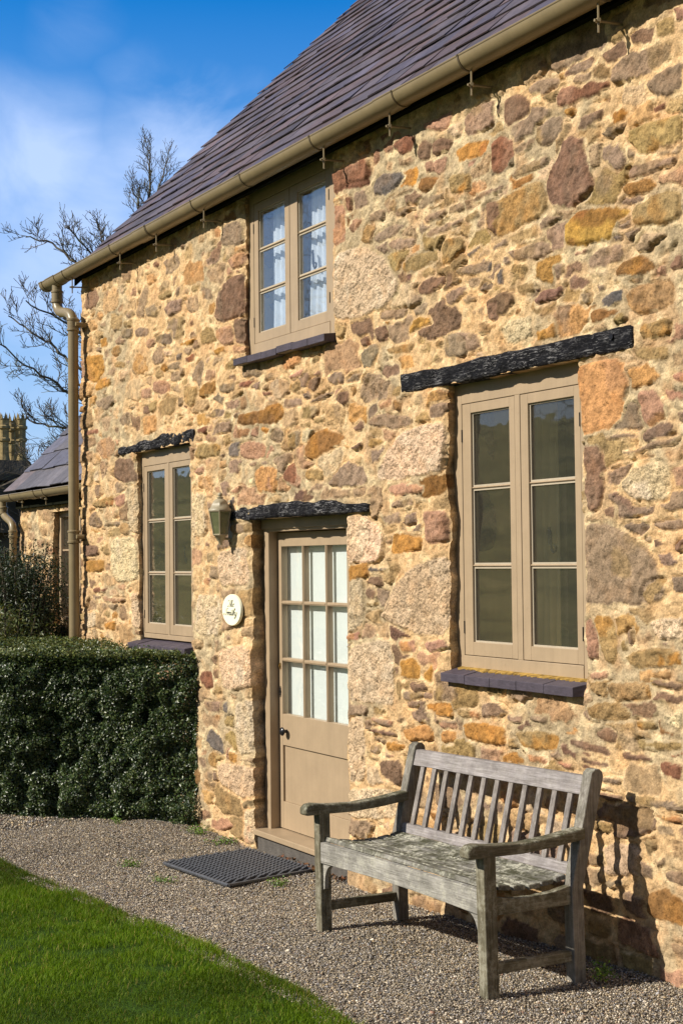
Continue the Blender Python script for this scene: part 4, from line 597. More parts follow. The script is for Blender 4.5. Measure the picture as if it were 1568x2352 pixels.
# ---- casement windows ----
def bar_box(b,x0,x1,y0,y1,z0,z1): b.box(x0,x1,y0,y1,z0,z1)
def window(op,yf,frame,sashes,zr,gl,glassm,sl,catch=None):
    """frame=(x0,x1,z0,z1); sashes=[(x0,x1,z0,z1,gx0,gx1)]; zr = list of pane (z0,z1)"""
    fx0,fx1,fz0,fz1=frame
    w=empty('window',((fx0+fx1)/2,yf,fz0),None,None); w.parent=cot; w.location=Vector(((fx0+fx1)/2,yf,fz0))-root_loc(cot)
    b=MB(); d=.075; sx0,sx1=sashes[0][0]-.003,sashes[-1][1]+.003; sz0,sz1=sashes[0][2]-.003,sashes[0][3]+.003
    b.box(fx0,sx0,yf,yf+d,fz0,fz1); b.box(sx1,fx1,yf,yf+d,fz0,fz1); b.box(sx0,sx1,yf,yf+d,sz1,fz1); b.box(sx0,sx1,yf-.004,yf+d,fz0,sz0)
    if len(sashes)>1:
        a,c=sashes[0][1]+.003,sashes[1][0]-.003
        b.box(a,c,yf+.0,yf+d,sz0,sz1)
    b.build('frame',M['paint'],w,bevel=.0025)
    for k,(x0,x1,z0,z1,g0,g1) in enumerate(sashes):
        b=MB(); y=yf+.002; y2=yf+.045
        b.box(x0,g0,y,y2,z0,z1); b.box(g1,x1,y,y2,z0,z1); b.box(g0,g1,y,y2,z0,zr[0][0]); b.box(g0,g1,y,y2,zr[-1][1],z1)
        for (a,_),(c,_2) in zip(zr[:-1],zr[1:]):
            za=_; b.box(g0,g1,y+.010,y2,za,c)
            b.prism([(y+.010,za),(y+.002,(za+c)/2),(y+.010,c)],'x',g0,g1)
        s=b.build('sash',M['paint'],w,bevel=.0018)
        # putty beads round the panes
        for (a,c) in zr:
            p=MB(); p.box(g0-.004,g1+.004,y+.019,y+.023,a-.004,c+.004); o=p.build('pane',glassm,w)
        p=MB()
        for (a,c) in zr:
            for q in ((g0,g0+.008,a,c),(g1-.008,g1,a,c),(g0+.008,g1-.008,a,a+.008),(g0+.008,g1-.008,c-.008,c)): p.prism([(q[0],y+.012),(q[1],y+.018),(q[0],y+.018)] if 0 else [(q[0],y+.0115),(q[1],y+.0115),(q[1],y+.018),(q[0],y+.018)],'z',q[2],q[3])
        p.build('putty',M['putty'],w)
        hx=x0 if k==0 else x1
        for hz_ in (z0+.14,z1-.16):
            h=MB(); h.tube([(hx,yf-.001,hz_-.032),(hx,yf-.001,hz_+.032)],.0032,8); h.build('hinge',M['black'],w)
    if catch:
        x,z=catch; y=yf+.062
        h=MB(); h.box(x-.008,x+.008,y,y+.006,z-.01,z+.075); h.tube([(x,y,z+.055),(x+.012,y-.006,z+.06),(x+.024,y-.008,z+.05),(x+.026,y-.008,z+.01),(x+.030,y-.008,z-.03),(x+.045,y-.008,z-.048),(x+.062,y-.008,z-.038),(x+.062,y-.008,z-.018),(x+.050,y-.008,z-.014)],.0065,6); h.build('latch',M['black'],w)
    # painted plaster lining of the deep opening
    b=MB(); x0,x1,z0,z1=op; ya,yb=yf+.05,.5
    b.add([(x0,ya,z0),(x0,yb,z0),(x0,yb,z1),(x0,ya,z1),(x1,ya,z0),(x1,yb,z0),(x1,yb,z1),(x1,ya,z1)],[(0,1,2,3),(4,7,6,5),(0,4,5,1),(3,2,6,7)])
    b.build('reveal_lining',M['cream'],w)
    return w
M['putty']=paint('putty_paint',(.40,.34,.25),.6)
PZ=[(1.337,1.716),(1.729,2.110),(2.123,2.499)]
w1=window((-6.028,-4.974,1.195,2.63),.066,(-6.05,-4.93,1.200,2.655),[(-5.975,-5.535,1.270,2.547,-5.902,-5.578),(-5.488,-5.043,1.270,2.547,-5.430,-5.086)],PZ,None,M['glass'],None,(-5.36,1.83))
sill(-6.015,-4.97,-.06,1.181,.043,5,w1,1)
M['lichen']=simple('ochre_lichen',(.30,.19,.05),.95,.1,0,.004,.6,30)
r=np.random.default_rng(3); b=MB(); P_=[(-6.0,.068,1.196)]
for k in range(61):
    x=-6.0+1.02*k/60; P_.append((x,.066-.028-float(r.uniform(0,.030)),1.196))
P_.append((-4.98,.068,1.196)); P_=[(p[0],p[1],1.181+.03*(p[1]+.06)/.15+.0035) for p in P_]; b.add(P_+[(p[0],p[1],p[2]-.006) for p in P_],[tuple(range(len(P_)))]+[(k,(k+1)%len(P_),(k+1)%len(P_)+len(P_),k+len(P_)) for k in range(len(P_))]); b.build('lichen_crust',M['lichen'],w1)
PZ=[(1.297,1.672),(1.685,2.070),(2.083,2.455)]
w2=window((-10.248,-9.222,1.185,2.59),.060,(-10.30,-9.17,1.187,2.61),[(-10.212,-9.772,1.225,2.495,-10.155,-9.816),(-9.728,-9.29,1.225,2.495,-9.67,-9.345)],PZ,None,M['glass'],None,(-9.60,1.80))
sill(-10.27,-9.20,-.06,1.150,.043,5,w2,2)
PZ=[(3.245,3.508),(3.521,3.782),(3.795,4.045)]
w3=window((-8.363,-7.187,3.10,4.25),.055,(-8.40,-7.15,3.10,4.24),[(-8.297,-7.811,3.182,4.10,-8.238,-7.868),(-7.800,-7.300,3.182,4.10,-7.702,-7.345)],PZ,None,M['glass_up'],None,(-7.62,3.60))
sill(-8.365,-7.155,-.07,3.078,.043,6,w3,3,splay=.0,slope=.02)
# ---- curtains hung inside ----
def curtain(name,x0,x1,y,z0,z1,folds,amp,mat,label,lean=0,seed=1):
    n=int((x1-x0)/.006); nz_=24; vs=[]; r=np.random.default_rng(seed); ph=np.cumsum(r.uniform(.6,1.4,n+1)); ph=ph/ph[-1]*folds*2*math.pi
    for j in range(nz_+1):
        t=j/nz_
        for i in range(n+1):
            s=i/n; x=x0+(x1-x0)*s+lean*(1-t)*(s-.5); a=amp*(1.25-.6*t)*(1+.3*math.sin(t*5+s*9))
            vs.append((x,y+a*math.sin(ph[i]),z0+(z1-z0)*t))
    b=MB(); b.add(vs,[(j*(n+1)+i,j*(n+1)+i+1,(j+1)*(n+1)+i+1,(j+1)*(n+1)+i) for j in range(nz_) for i in range(n)])
    o=b.build(name,mat,None,smooth=True); o.location=(0,0,0); sol=o.modifiers.new('s','SOLIDIFY'); sol.thickness=.002
    return tag(o,label,'curtain','window curtains')
c1=curtain('curtain',-6.02,-5.80,.56,1.22,2.6,4,.022,M['curtain'],'beige curtain gathered at the left inside the large ground floor window')
tr=MB(); tr.box(-5.80,-5.74,.55,.553,1.22,2.6); tr.build('trim',M['trim'],c1)
curtain('net_curtain',-8.20,-7.84,.150,3.13,4.2,5,.013,M['net'],'white net curtain behind the left casement of the upper floor window',.05,3)
curtain('net_curtain',-7.69,-7.30,.150,3.13,4.2,6,.014,M['net'],'white net curtain behind the right casement of the upper floor window',.10,4)
# ---- door ----
dr=empty('door',(-7.67,.17,0),None,None); dr.parent=cot; dr.location=Vector((-7.67,.17,0))-root_loc(cot)
b=MB(); fx0,fx1=-8.283,-7.05; jx0,jx1=-8.212,-7.215
b.box(fx0,jx0,.10,.22,-.0,2.03); b.box(jx1,fx1,.10,.22,-.0,2.03); b.box(jx0,jx1,.10,.22,1.948,2.03); b.box(fx0-.005,fx1+.005,.088,.10,1.965,2.03)
b.build('door_frame',M['paint'],dr,bevel=.003)
b=MB(); b.box(-8.285,-7.05,.004,.215,.0,.036); b.build('threshold',M['paint'],dr,bevel=.005)
b=MB(); b.box(-8.27,-7.06,.03,.3,-.2,-.002); b.cur=(.10,.09,.08); b.c=[b.cur]*len(b.v); b.build('step',M['sill'],dr,cols=True,bevel=.01)
lx0,lx1=-8.206,-7.221; y=.165; y2=.21; GZ=[(.774,1.113),(1.135,1.480),(1.502,1.852)]; GX=[(-8.160,-7.888),(-7.866,-7.592),(-7.570,-7.298)]
b=MB(); b.box(lx0,GX[0][0],y,y2,.042,1.942); b.box(GX[-1][1],lx1,y,y2,.042,1.942); b.box(GX[0][0],GX[-1][1],y,y2,GZ[-1][1],1.942); b.box(GX[0][0],GX[-1][1],y,y2,.574,.774); b.box(GX[0][0],GX[-1][1],y,y2,.042,.213)
b.box(GX[0][0],GX[-1][1],y+.014,y2-.01,.213,.574)
leaf=b.build('door_leaf',M['paint'],dr,bevel=.002)
b=MB()
for a,c in ((GX[0][1],GX[1][0]),(GX[1][1],GX[2][0])): b.box(a,c,y+.004,y2,GZ[0][0],GZ[2][1]); b.box(a+.006,c-.006,y,y+.0045,GZ[0][0],GZ[2][1])
for a,c in ((GZ[0][1],GZ[1][0]),(GZ[1][1],GZ[2][0])):
    for g0,g1 in GX: b.box(g0,g1,y+.004,y2,a,c); b.box(g0,g1,y,y+.0045,a+.006,c-.006)
b.build('glazing_bars',M['paint'],dr,bevel=.0015)
for g0,g1 in GX:
    for a,c in GZ:
        p=MB(); p.box(g0-.002,g1+.002,y+.022,y+.026,a-.002,c+.002); p.build('pane',M['glass_door'],dr)
b=MB(); b.tube([(-8.10,y-.0,.668),(-8.10,y-.022,.668)],.011,12); o=[]
for k in range(9):
    t=k/8; o.append((.001+.027*math.sin(math.pi*min(1,t*.93+.05)),y-.020-.034*t))
n=16; vs=[(-8.10+r_*math.cos(2*math.pi*i/n),yy,.668+r_*math.sin(2*math.pi*i/n)) for r_,yy in o for i in range(n)]
b.add(vs,[(j*n+i,(j+1)*n+i,(j+1)*n+(i+1)%n,j*n+(i+1)%n) for j in range(8) for i in range(n)]+[tuple(range(n)),tuple(8*n+i for i in range(n-1,-1,-1))])
b.build('door_knob',M['black'],dr,smooth=True)
b=MB(); 
for dz,rr in ((0,.011),(.018,.007),(-.018,.007),(.030,.004),(-.030,.004)): b.tube([(-8.184,y+.002,.915+dz),(-8.184,y-.005,.915+dz)],rr,10)
b.build('keyhole_plate',M['black'],dr)
b=MB(); b.box(-8.200,-8.176,y-.003,y+.002,1.06,1.10); b.tube([(-8.188,y-.003,1.08),(-8.188,y-.010,1.08)],.008,10); b.build('lock',M['brass'],dr)
# white blind hung close behind the door glass
b=MB(); b.box(-8.192,-7.24,.226,.228,.70,1.90); bl=b.build('blind',M['blind']); tag(bl,'plain white blind pulled down behind the glazed cottage door','blind')
# ---- lantern ----
lx,ly,lz=-8.545,-.085,1.868
lan=empty('wall_lantern',(lx,0,lz),'half lantern with grey green glass panes fixed to the wall left of the door','lantern')
def hexring(r,z,n=6,dy=0): return [(lx+r*math.cos(math.pi/n+2*math.pi*k/n),ly+dy+r*.95*math.sin(math.pi/n+2*math.pi*k/n),z) for k in range(n)]
def loft(b,rings):
    n=len(rings[0]); vs=[p for r in rings for p in r]; b.add(vs,[(i*n+k,i*n+(k+1)%n,(i+1)*n+(k+1)%n,(i+1)*n+k) for i in range(len(rings)-1) for k in range(n)]+[tuple(range(n-1,-1,-1)),tuple((len(rings)-1)*n+k for k in range(n))])
b=MB(); loft(b,[hexring(r,lz+z) for r,z in ((.084,.222),(.090,.226),(.090,.233),(.074,.248),(.062,.270),(.050,.292),(.034,.304),(.014,.310))]); b.lathe(lx,ly,[(.014,lz+.306),(.022,lz+.313),(.022,lz+.318),(.010,lz+.322),(.016,lz+.330),(.015,lz+.340),(.006,lz+.348)],12); b.build('cap',M['lamp'],lan,smooth=True)
b=MB(); loft(b,[hexring(r,lz+z) for r,z in ((.010,.0),(.014,.006),(.016,.022),(.030,.034),(.042,.058),(.055,.064),(.055,.070))]); b.build('base',M['lamp'],lan,smooth=True)
b=MB(); h0,h1=hexring(.052,lz+.069),hexring(.082,lz+.224)
for k in range(6): b.tube([h0[k],h1[k]],.0048,6)
for k in range(6): b.tube([h0[k],h0[(k+1)%6]],.005,6); b.tube([h1[k],h1[(k+1)%6]],.005,6)
b.build('cage',M['lamp'],lan)
M['lglass']=simple('lantern_glass',(.16,.17,.085),.12,.6,0,0,.2,14)
lm=M['lglass']; bs=lm.node_tree.nodes['Principled BSDF']; bs.inputs['Alpha'].default_value=.72
h0,h1=hexring(.050,lz+.069),hexring(.080,lz+.224)
for k in range(6):
    p=MB(); a,b_,c,d=[Vector(q) for q in (h0[k],h0[(k+1)%6],h1[(k+1)%6],h1[k])]; nn=(b_-a).cross(d-a).normalized()*.0015
    p.hexa([a,b_,b_+nn,a+nn,d,c,c+nn,d+nn]); p.build('glass_pane',M['lglass'],lan)
b=MB(); b.tube([(lx,ly,lz+.07),(lx,ly,lz+.11)],.014,10); b.lathe(lx,ly,[(.010,lz+.11),(.022,lz+.135),(.024,lz+.155),(.016,lz+.175),(.004,lz+.182)],12); b.build('bulb',M['cream'],lan,smooth=True)
b=MB(); b.box(lx-.035,lx+.035,-.014,.02,lz+.02,lz+.30); b.tube([(lx,-.01,lz+.26),(lx,ly,lz+.262)],.012,8); b.tube([(lx,-.01,lz+.04),(lx,ly,lz+.045)],.010,8); b.build('back_plate',M['lamp'],lan,bevel=.004)
# ---- name plaque ----
sx,sz=-8.503,1.439
sg=empty('name_plaque',(sx,-.02,sz),'cream oval house plaque lettered The Smithy beside the door','house sign')
n=48; b=MB(); rings=[]
for rr,yy in ((1.0,.0),(1.0,-.012),(.975,-.018),(.955,-.0185)): rings.append([(sx+.142*rr*math.cos(2*math.pi*k/n),-.012+yy,sz+.104*rr*math.sin(2*math.pi*k/n)) for k in range(n)])
vs=[p for r in rings for p in r]; b.add(vs,[(i*n+k,i*n+(k+1)%n,(i+1)*n+(k+1)%n,(i+1)*n+k) for i in range(3) for k in range(n)]+[tuple(range(n)),tuple(3*n+k for k in range(n-1,-1,-1))]); b.build('plate',M['sign'],sg,smooth=True)
# copperplate-like letters, each a chain of strokes whose thickness swells on the downstrokes
GL={'T':([[(.05,.8),(.2,.98),(.5,.9),(.85,1.0)],[(.55,.93),(.45,.5),(.3,.1),(.1,.0),(.02,.15)]],.62),
'h':([[(.0,.0),(.12,.5),(.28,1.0),(.36,.9),(.2,.5),(.05,.0)],[(.08,.25),(.22,.5),(.32,.45),(.3,.1),(.4,.0),(.5,.15)]],.46),
'e':([[(.05,.25),(.25,.35),(.28,.5),(.15,.5),(.03,.25),(.12,.0),(.35,.15)]],.38),
'S':([[(.75,.85),(.62,1.0),(.42,.88),(.45,.6),(.5,.3),(.3,.0),(.05,.05),(.05,.25),(.18,.25)],[(.3,.62),(.1,.6)]],.66),
'm':([[(.0,.3),(.1,.5),(.08,.0)],[(.09,.28),(.30,.52),(.32,.0)],[(.33,.28),(.54,.52),(.54,.1),(.62,.0),(.70,.15)]],.70),
'i':([[(.0,.3),(.1,.5),(.08,.1),(.16,.0),(.25,.15)],[(.13,.68),(.15,.74)]],.26),
't':([[(.15,.85),(.08,.15),(.15,.0),(.27,.15)],[(.0,.52),(.26,.52)]],.24),
'y':([[(.0,.4),(.08,.5),(.1,.15),(.2,.02),(.34,.2)],[(.38,.5),(.32,.0),(.2,-.4),(.05,-.45),(.05,-.25),(.4,.1)]],.42)}
def word(wd,x,z,s,b,sh=.22,sx_=1.5):
    for ch in wd:
        st,adv=GL[ch]
        for pl in st:
            pv=[Vector((p[0],p[1],0)) for p in pl]; Q=[]
            for i in range(len(pv)-1):
                p0=pv[max(i-1,0)];p1=pv[i];p2=pv[i+1];p3=pv[min(i+2,len(pv)-1)]
                for k in range(5):
                    t=k/5; Q.append(.5*((2*p1)+(-p0+p2)*t+(2*p0-5*p1+4*p2-p3)*t*t+(-p0+3*p1-3*p2+p3)*t**3))
            Q.append(pv[-1])
            for a,c in zip(Q[:-1],Q[1:]):
                d=c-a; w=.016+.046*max(0,abs(d.y)/(d.length+1e-6)-.35); wx_=w*s*1.15
                A=(x+(a.x+a.y*sh)*s*sx_,z+a.y*s); B=(x+(c.x+c.y*sh)*s*sx_,z+c.y*s); yv=-.0325
                b.hexa([(A[0]-wx_,yv,A[1]-w*s*.3),(A[0]+wx_,yv,A[1]-w*s*.3),(A[0]+wx_,yv+.0035,A[1]-w*s*.3),(A[0]-wx_,yv+.0035,A[1]-w*s*.3),(B[0]-wx_,yv,B[1]+w*s*.3),(B[0]+wx_,yv,B[1]+w*s*.3),(B[0]+wx_,yv+.0035,B[1]+w*s*.3),(B[0]-wx_,yv+.0035,B[1]+w*s*.3)])
        x+=adv*s*sx_
b=MB(); word('The',sx-.056,sz+.020,.045,b); word('Smithy',sx-.112,sz-.036,.047,b); b.build('lettering',M['ink'],sg)
# ================= bench =================
bench=empty('garden_bench',(-5.405,-.49,-.032),'weathered grey wooden garden bench standing against the wall under the large window','bench',rot=(0,-.028,R_(-1.75)))
bx=.712
def py(z): return .215+max(0,z-.40)*.26
for sgn in (-1,1):
    x0,x1=sgn*bx-.030,sgn*bx+.030
    b=MB(); b.box(x0,x1,-.25,-.19,0,.572); b.build('leg',M['wood_z'],bench,local=True,bevel=.004)
    b=MB(); P=[(.185,0),(.245,0),(.245,.40),(py(.87)+.032,.84),(py(.87)+.028,.862),(py(.87)+.012,.876),(py(.87)-.012,.876),(py(.87)-.030,.862),(py(.87)-.036,.84),(.185,.40)]
    b.prism(P,'x',x0,x1); b.build('back_post',M['wood_post'],bench,local=True,bevel=.004)
    b=MB(); P=[(-.325,.575),(-.318,.566),(-.20,.566),(-.05,.564),(.10,.574),(.262,.592),(.262,.640),(.10,.618),(-.05,.606),(-.20,.612),(-.275,.622),(-.305,.618),(-.325,.600)]
    b.prism(P,'x',sgn*bx-.034,sgn*bx+.034); b.build('armrest',M['wood_y'],bench,local=True,bevel=.007)
    b=MB(); b.box(x0+.012,x1-.012,-.19,.185,.097,.140); b.build('stretcher',M['wood_y'],bench,local=True,bevel=.003)
    b=MB(); P=[(-.19,.33),(.185,.33),(.185,.405),(.10,.392),(0,.385),(-.10,.388),(-.19,.402)]; b.prism(P,'x',x0+.010,x1-.010); b.build('seat_rail',M['wood_y'],bench,local=True,bevel=.002)
    b=MB(); P=[(0,.330),(0,.205)]
    for k in range(7):
        t=k/6; P.append((-sgn*(.012+.075*t**1.6),.205+.02+.105*(1-(1-t)**1.8)*1.0 if k else .21))
    P[-1]=(-sgn*.095,.330); xs=sgn*(bx-.030); P=[(xs+p[0],p[1]) for p in P]
    if sgn<0: P=P[::-1]
    b.prism(P,'y',-.235,-.212); b.build('bracket',M['wood_rail'],bench,local=True)
    b=MB(); b.tube([(sgn*(bx+.0215) ,-.13,.365),(sgn*(bx+.0225),-.13,.365)],.014,10); b.build('plug',M['wood_z'],bench,local=True)
b=MB(); n=16; T=[];B_=[]
for k in range(n+1):
    x=-bx+.030+(2*bx-.06)*k/n; T.append((x,.433)); B_.append((x,.333+.012*math.cos(math.pi*(k/n-.5))))
b.prism(B_+T[::-1],'y',-.247,-.214); b.build('front_rail',M['wood_rail'],bench,local=True,bevel=.003)
ys=[-.190,-.114,-.040,.034,.106,.174]
for k,yy in enumerate(ys):
    zc=.404+.6*(yy-.01)**2; sl_=1.2*(yy-.01)
    b=MB(); c,s=math.cos(math.atan(sl_)),math.sin(math.atan(sl_)); hw=.0300 if k<5 else .026; th=.022; xe=.690
    q=[(yy-hw*c,zc-hw*s),(yy+hw*c,zc+hw*s),(yy+hw*c-th*s,zc+hw*s+th*c),(yy-hw*c-th*s,zc-hw*s+th*c)]
    b.prism(q,'x',-xe+.004*((k*7)%3),xe-.004*((k*5)%3)); b.build('seat_slat',M['wood_seat'],bench,local=True,bevel=.004)
def rail(z0,z1,th,name):
    b=MB(); b.prism([(py(z0)-th/2-.002,z0),(py(z0)+th/2,z0),(py(z1)+th/2,z1),(py(z1)-th/2-.002,z1)],'x',-bx+.029,bx-.029); b.build(name,M['wood_x'],bench,local=True,bevel=.004)
rail(.766,.843,.032,'top_rail'); rail(.44,.485,.03,'lower_rail')
for k in range(12):
    x=-bx+.03+(2*bx-.06)*(k+.75)/12.5; b=MB(); z0,z1=.484,.767; th=.012
    b.hexa([(x-.017,py(z0)-th,z0),(x+.017,py(z0)-th,z0),(x+.017,py(z0)+th*.4,z0),(x-.017,py(z0)+th*.4,z0),(x-.017,py(z1)-th,z1),(x+.017,py(z1)-th,z1),(x+.017,py(z1)+th*.4,z1),(x-.017,py(z1)+th*.4,z1)]); b.build('back_slat',M['wood_slat'],bench,local=True,bevel=.002)
# ================= door mat =================
A,B2,Cc2,D=[np.array(p) for p in ((-8.14,-.67),(-7.385,-.60),(-7.48,-.005),(-8.215,-.075))]
mb=MB(); nu,nv=20,15
for i in range(nu):
    for j in range(nv):
        u=(i+.5*(j%2))/nu; 
        if u+1.5/nu>1.02: continue
        v=j/nv
        def Q(u,v): return (A*(1-u)+B2*u)*(1-v)+(D*(1-u)+Cc2*u)*v
        p0=Q(u+.0*1/nu,v+.10/nv); p1=Q(u+.60/nu,v+.10/nv); p2=Q(u+.60/nu,v+1.55/nv if v+1.55/nv<1 else 1); p3=Q(u,v+1.55/nv if v+1.55/nv<1 else 1)
        z=-.092; zt=-.064
        mb.hexa([(p0[0],p0[1],z),(p1[0],p1[1],z),(p2[0],p2[1],z),(p3[0],p3[1],z),(p0[0],p0[1],zt-.022),(p1[0],p1[1],zt-.022),(p2[0],p2[1],zt),(p3[0],p3[1],zt)])
mb.hexa([(A[0],A[1],-.096),(B2[0],B2[1],-.096),(Cc2[0],Cc2[1],-.096),(D[0],D[1],-.096),(A[0],A[1],-.088),(B2[0],B2[1],-.088),(Cc2[0],Cc2[1],-.088),(D[0],D[1],-.088)])
for a,c in ((A,B2),(B2,Cc2),(Cc2,D),(D,A)): mb.tube([(a[0],a[1],-.084),(c[0],c[1],-.084)],.011,6)
o=mb.build('door_mat',M['rubber']); tag(o,'black rubber link mat lying on the gravel before the door','door mat')
# ================= ground =================
def edge_y(x): return np.interp(x,[-20,-12,-10,-8.8,-7.77,-6.95,-6.19,-5.53,-5.04,-4.8,-4,0,6],[-4.4,-2.3,-1.76,-1.50,-1.36,-1.30,-1.28,-1.295,-1.31,-1.36,-1.5,-1.9,-2.6])
def sheet(name,xs,yfun,mat,z,label=None):
    X,Tt=np.meshgrid(xs,np.linspace(0,1,40),indexing='ij'); y0,y1=yfun(xs); Y=y0[:,None]*(1-Tt)+y1[:,None]*Tt; Zz=gz(X,Y)+z(X,Y); n0,n1=X.shape; idx=np.arange(n0*n1).reshape(n0,n1)
    o=npmesh(name,np.stack([X,Y,Zz],-1).reshape(-1,3),np.stack([idx[:-1,:-1],idx[1:,:-1],idx[1:,1:],idx[:-1,1:]],-1).reshape(-1,4),mat,smooth=True); o['kind']='structure'; return o
xs=np.linspace(-20,6,420)
sheet('gravel_path',xs,lambda x:(edge_y(x)-.08,np.full_like(x,.35)),M['gravel'],lambda X,Y:-.004+fbm(X,Y,2,3,3)*.02)
sheet('lawn',xs,lambda x:(edge_y(x)*0-14,edge_y(x)+.0),M['turf'],lambda X,Y:.016+fbm(X,Y,1,9,3)*.03-.03*sm((Y-edge_y(X)+.04)/.04))
# far land: one sheet that rises into low hills round the place
rr=np.concatenate([[0,8,16],np.geomspace(24,900,40)]); aa=np.linspace(0,2*math.pi,181)
Rr,Aa=np.meshgrid(rr,aa,indexing='ij'); X=-5+Rr*np.cos(Aa); Y=-3+Rr*np.sin(Aa)
south=np.clip(.5-.5*np.sin(Aa),0,1)   # 1 toward -Y
west=np.clip(-np.cos(Aa),0,1)
hh=sm((Rr-45)/240)*(4+25*south**1.5*(1+.35*np.sin(Aa*5+1)))+fbm(X,Y,.02,4,4)*4*sm((Rr-40)/100)
Zz=-.16+hh; idx=np.arange(X.size).reshape(X.shape)
o=npmesh('ground',np.stack([X,Y,Zz],-1).reshape(-1,3),np.stack([idx[:-1,:-1],idx[1:,:-1],idx[1:,1:],idx[:-1,1:]],-1).reshape(-1,4),M['land'],smooth=True); o['kind']='structure'
# pebbles
def pebbles(n,x0,x1,s0,s1,seed,ylo=None,yhi=.02):
    r=np.random.default_rng(seed); x=r.uniform(x0,x1,n*2); ey=edge_y(x); y=ey-.10+r.random(n*2)*(yhi-ey+.10); w=r.random(n*2)<(yhi-ey)/1.9; x,y=x[w][:n],y[w][:n]; n=len(x)
    s=r.uniform(s0,s1,n)*r.uniform(.7,1.25,n); z=gz(x,y)+fbm(x,y,2,3,3)*.02+r.uniform(-.003,.005,n)
    base=np.array([(1,0,0),(0,1,0),(-1,0,0),(0,-1,0),(0,0,.75),(0,0,-.75),(.66,.66,.35),(-.6,.55,.4)]); k=6
    B=base[:k][None]*s[:,None,None]*.5*r.uniform(.65,1.2,(n,k,1))*np.stack([np.ones(n),r.uniform(.55,.95,n),r.uniform(.4,.8,n)],-1)[:,None,:]
    a=r.uniform(0,6.28,n); c_,s_=np.cos(a)[:,None],np.sin(a)[:,None]; bx_=B[...,0]*c_-B[...,1]*s_; by_=B[...,0]*s_+B[...,1]*c_; tl=r.normal(0,.35,n)[:,None]; tl2=r.normal(0,.35,n)[:,None]
    bz=B[...,2]+bx_*tl+by_*tl2; Vv=np.stack([bx_+x[:,None],by_+y[:,None],bz+z[:,None]],-1).reshape(-1,3)
    F=np.array([(0,1,4),(1,2,4),(2,3,4),(3,0,4),(1,0,5),(2,1,5),(3,2,5),(0,3,5)]); F=(F[None]+(np.arange(n)*k)[:,None,None]).reshape(-1,3)
    pal=np.array([(.30,.26,.20),(.22,.19,.155),(.42,.38,.32),(.16,.155,.16),(.25,.25,.27),(.12,.10,.08),(.34,.27,.17),(.55,.52,.46),(.20,.13,.10)]); wt=np.array([.22,.2,.16,.1,.1,.08,.08,.03,.03]); c=pal[r.choice(len(pal),n,p=wt/wt.sum())]*r.uniform(.55,1.5,(n,1))*np.array((1.18,1.13,1.04))
    return Vv,F,np.repeat(c,k,0)
V1,F1,C1=pebbles(140000,-9.6,-4.0,.0075,.0145,1); V2,F2,C2=pebbles(26000,-4.0,-1.5,.011,.018,2); V3,F3,C3=pebbles(16000,-12,-9.6,.014,.024,3)
V4,F4,C4=pebbles(350,-8.6,-4.2,.022,.032,4)
o=npmesh('gravel',np.concatenate([V1,V2,V3,V4]),np.concatenate([F1,F2+len(V1),F3+len(V1)+len(V2),F4+len(V1)+len(V2)+len(V3)]),M['pebble'],None,np.concatenate([C1,C2,C3,C4])); o['kind']='stuff'; o['label']='loose grey and tan gravel chippings of the path'
# grass
def blades(n,x0,x1,ylo,seed,hmin,hmax,wid):
    r=np.random.default_rng(seed); x=r.uniform(x0,x1,n); ey=edge_y(x)+fbm(x,x*0,3,5,3)*.05; y=ylo+(ey-ylo)*r.random(n)
    if ylo<-3:
        jn_=r.normal(0,.16,n); o_=~((x>-9.6+jn_)&(x<-4.4+jn_)&(y>-2.75+jn_)); x,y,ey=x[o_],y[o_],ey[o_]; n=len(x)
    # tufts: pull blades toward clump centres
    d=fbm(x,y,6,77,3); keep=r.random(n)<(.62+d*1.1); x,y,ey=x[keep],y[keep],ey[keep]; n=len(x)
    edge=np.exp(-(ey-y)/.07); patch=fbm(x,y,1.3,33,3)
    h=r.uniform(hmin,hmax,n)*(1+edge*.5+patch*.7); w=wid*r.uniform(.6,1.3,n); a=r.uniform(0,6.28,n); la=r.uniform(0,6.28,n); ln=h*r.uniform(.15,.95,n)
    z=gz(x,y)+.016+fbm(x,y,1,9,3)*.03-.004-.03*sm((y-edge_y(x)+.04)/.04)
    p=np.stack([x,y,z],-1); wv=np.stack([np.cos(a),np.sin(a),0*a],-1)*w[:,None]; lv=np.stack([np.cos(la),np.sin(la),0*la],-1)
    m1=p+lv*(ln*.35)[:,None]; m1[:,2]+=h*.6; tp=p+lv*ln[:,None]; tp[:,2]+=h*r.uniform(.75,1.,n)
    Vv=np.stack([p-wv,p+wv,m1+wv*.75,m1-wv*.75,tp],1).reshape(-1,3); b0=np.arange(n)*5
    q=np.stack([b0,b0+1,b0+2,b0+3],-1); t3=np.stack([b0+3,b0+2,b0+4],-1)
    g=r.random(n)[:,None]; c=np.array((.045,.090,.003))*(1-g)+np.array((.125,.190,.008))*g; yel=(r.random(n)<.05+edge*.2)[:,None]; c=np.where(yel,np.array((.24,.20,.05)),c)*(1+patch[:,None]*1.1)
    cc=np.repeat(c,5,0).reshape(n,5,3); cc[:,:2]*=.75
    return Vv,q,t3,cc.reshape(-1,3)
Vs=[];Qs=[];Ts=[];Cs=[];off=0
for a in [(210000,-9.6,-4.4,-2.75,1,.012,.034,.0012),(130000,-13,-2,-4.6,2,.014,.038,.0018),(50000,-16,3,-9,3,.03,.055,.005)]:
    v,q,t3,c=blades(*a); Vs.append(v);Qs.append(q+off);Ts.append(t3+off);Cs.append(c);off+=len(v)
o=npmesh('grass',np.concatenate(Vs),[np.concatenate(Qs),np.concatenate(Ts)],M['grass'],None,np.concatenate(Cs)); o['kind']='stuff'; o['label']='short bright green grass of the lawn with tufts at its edge'
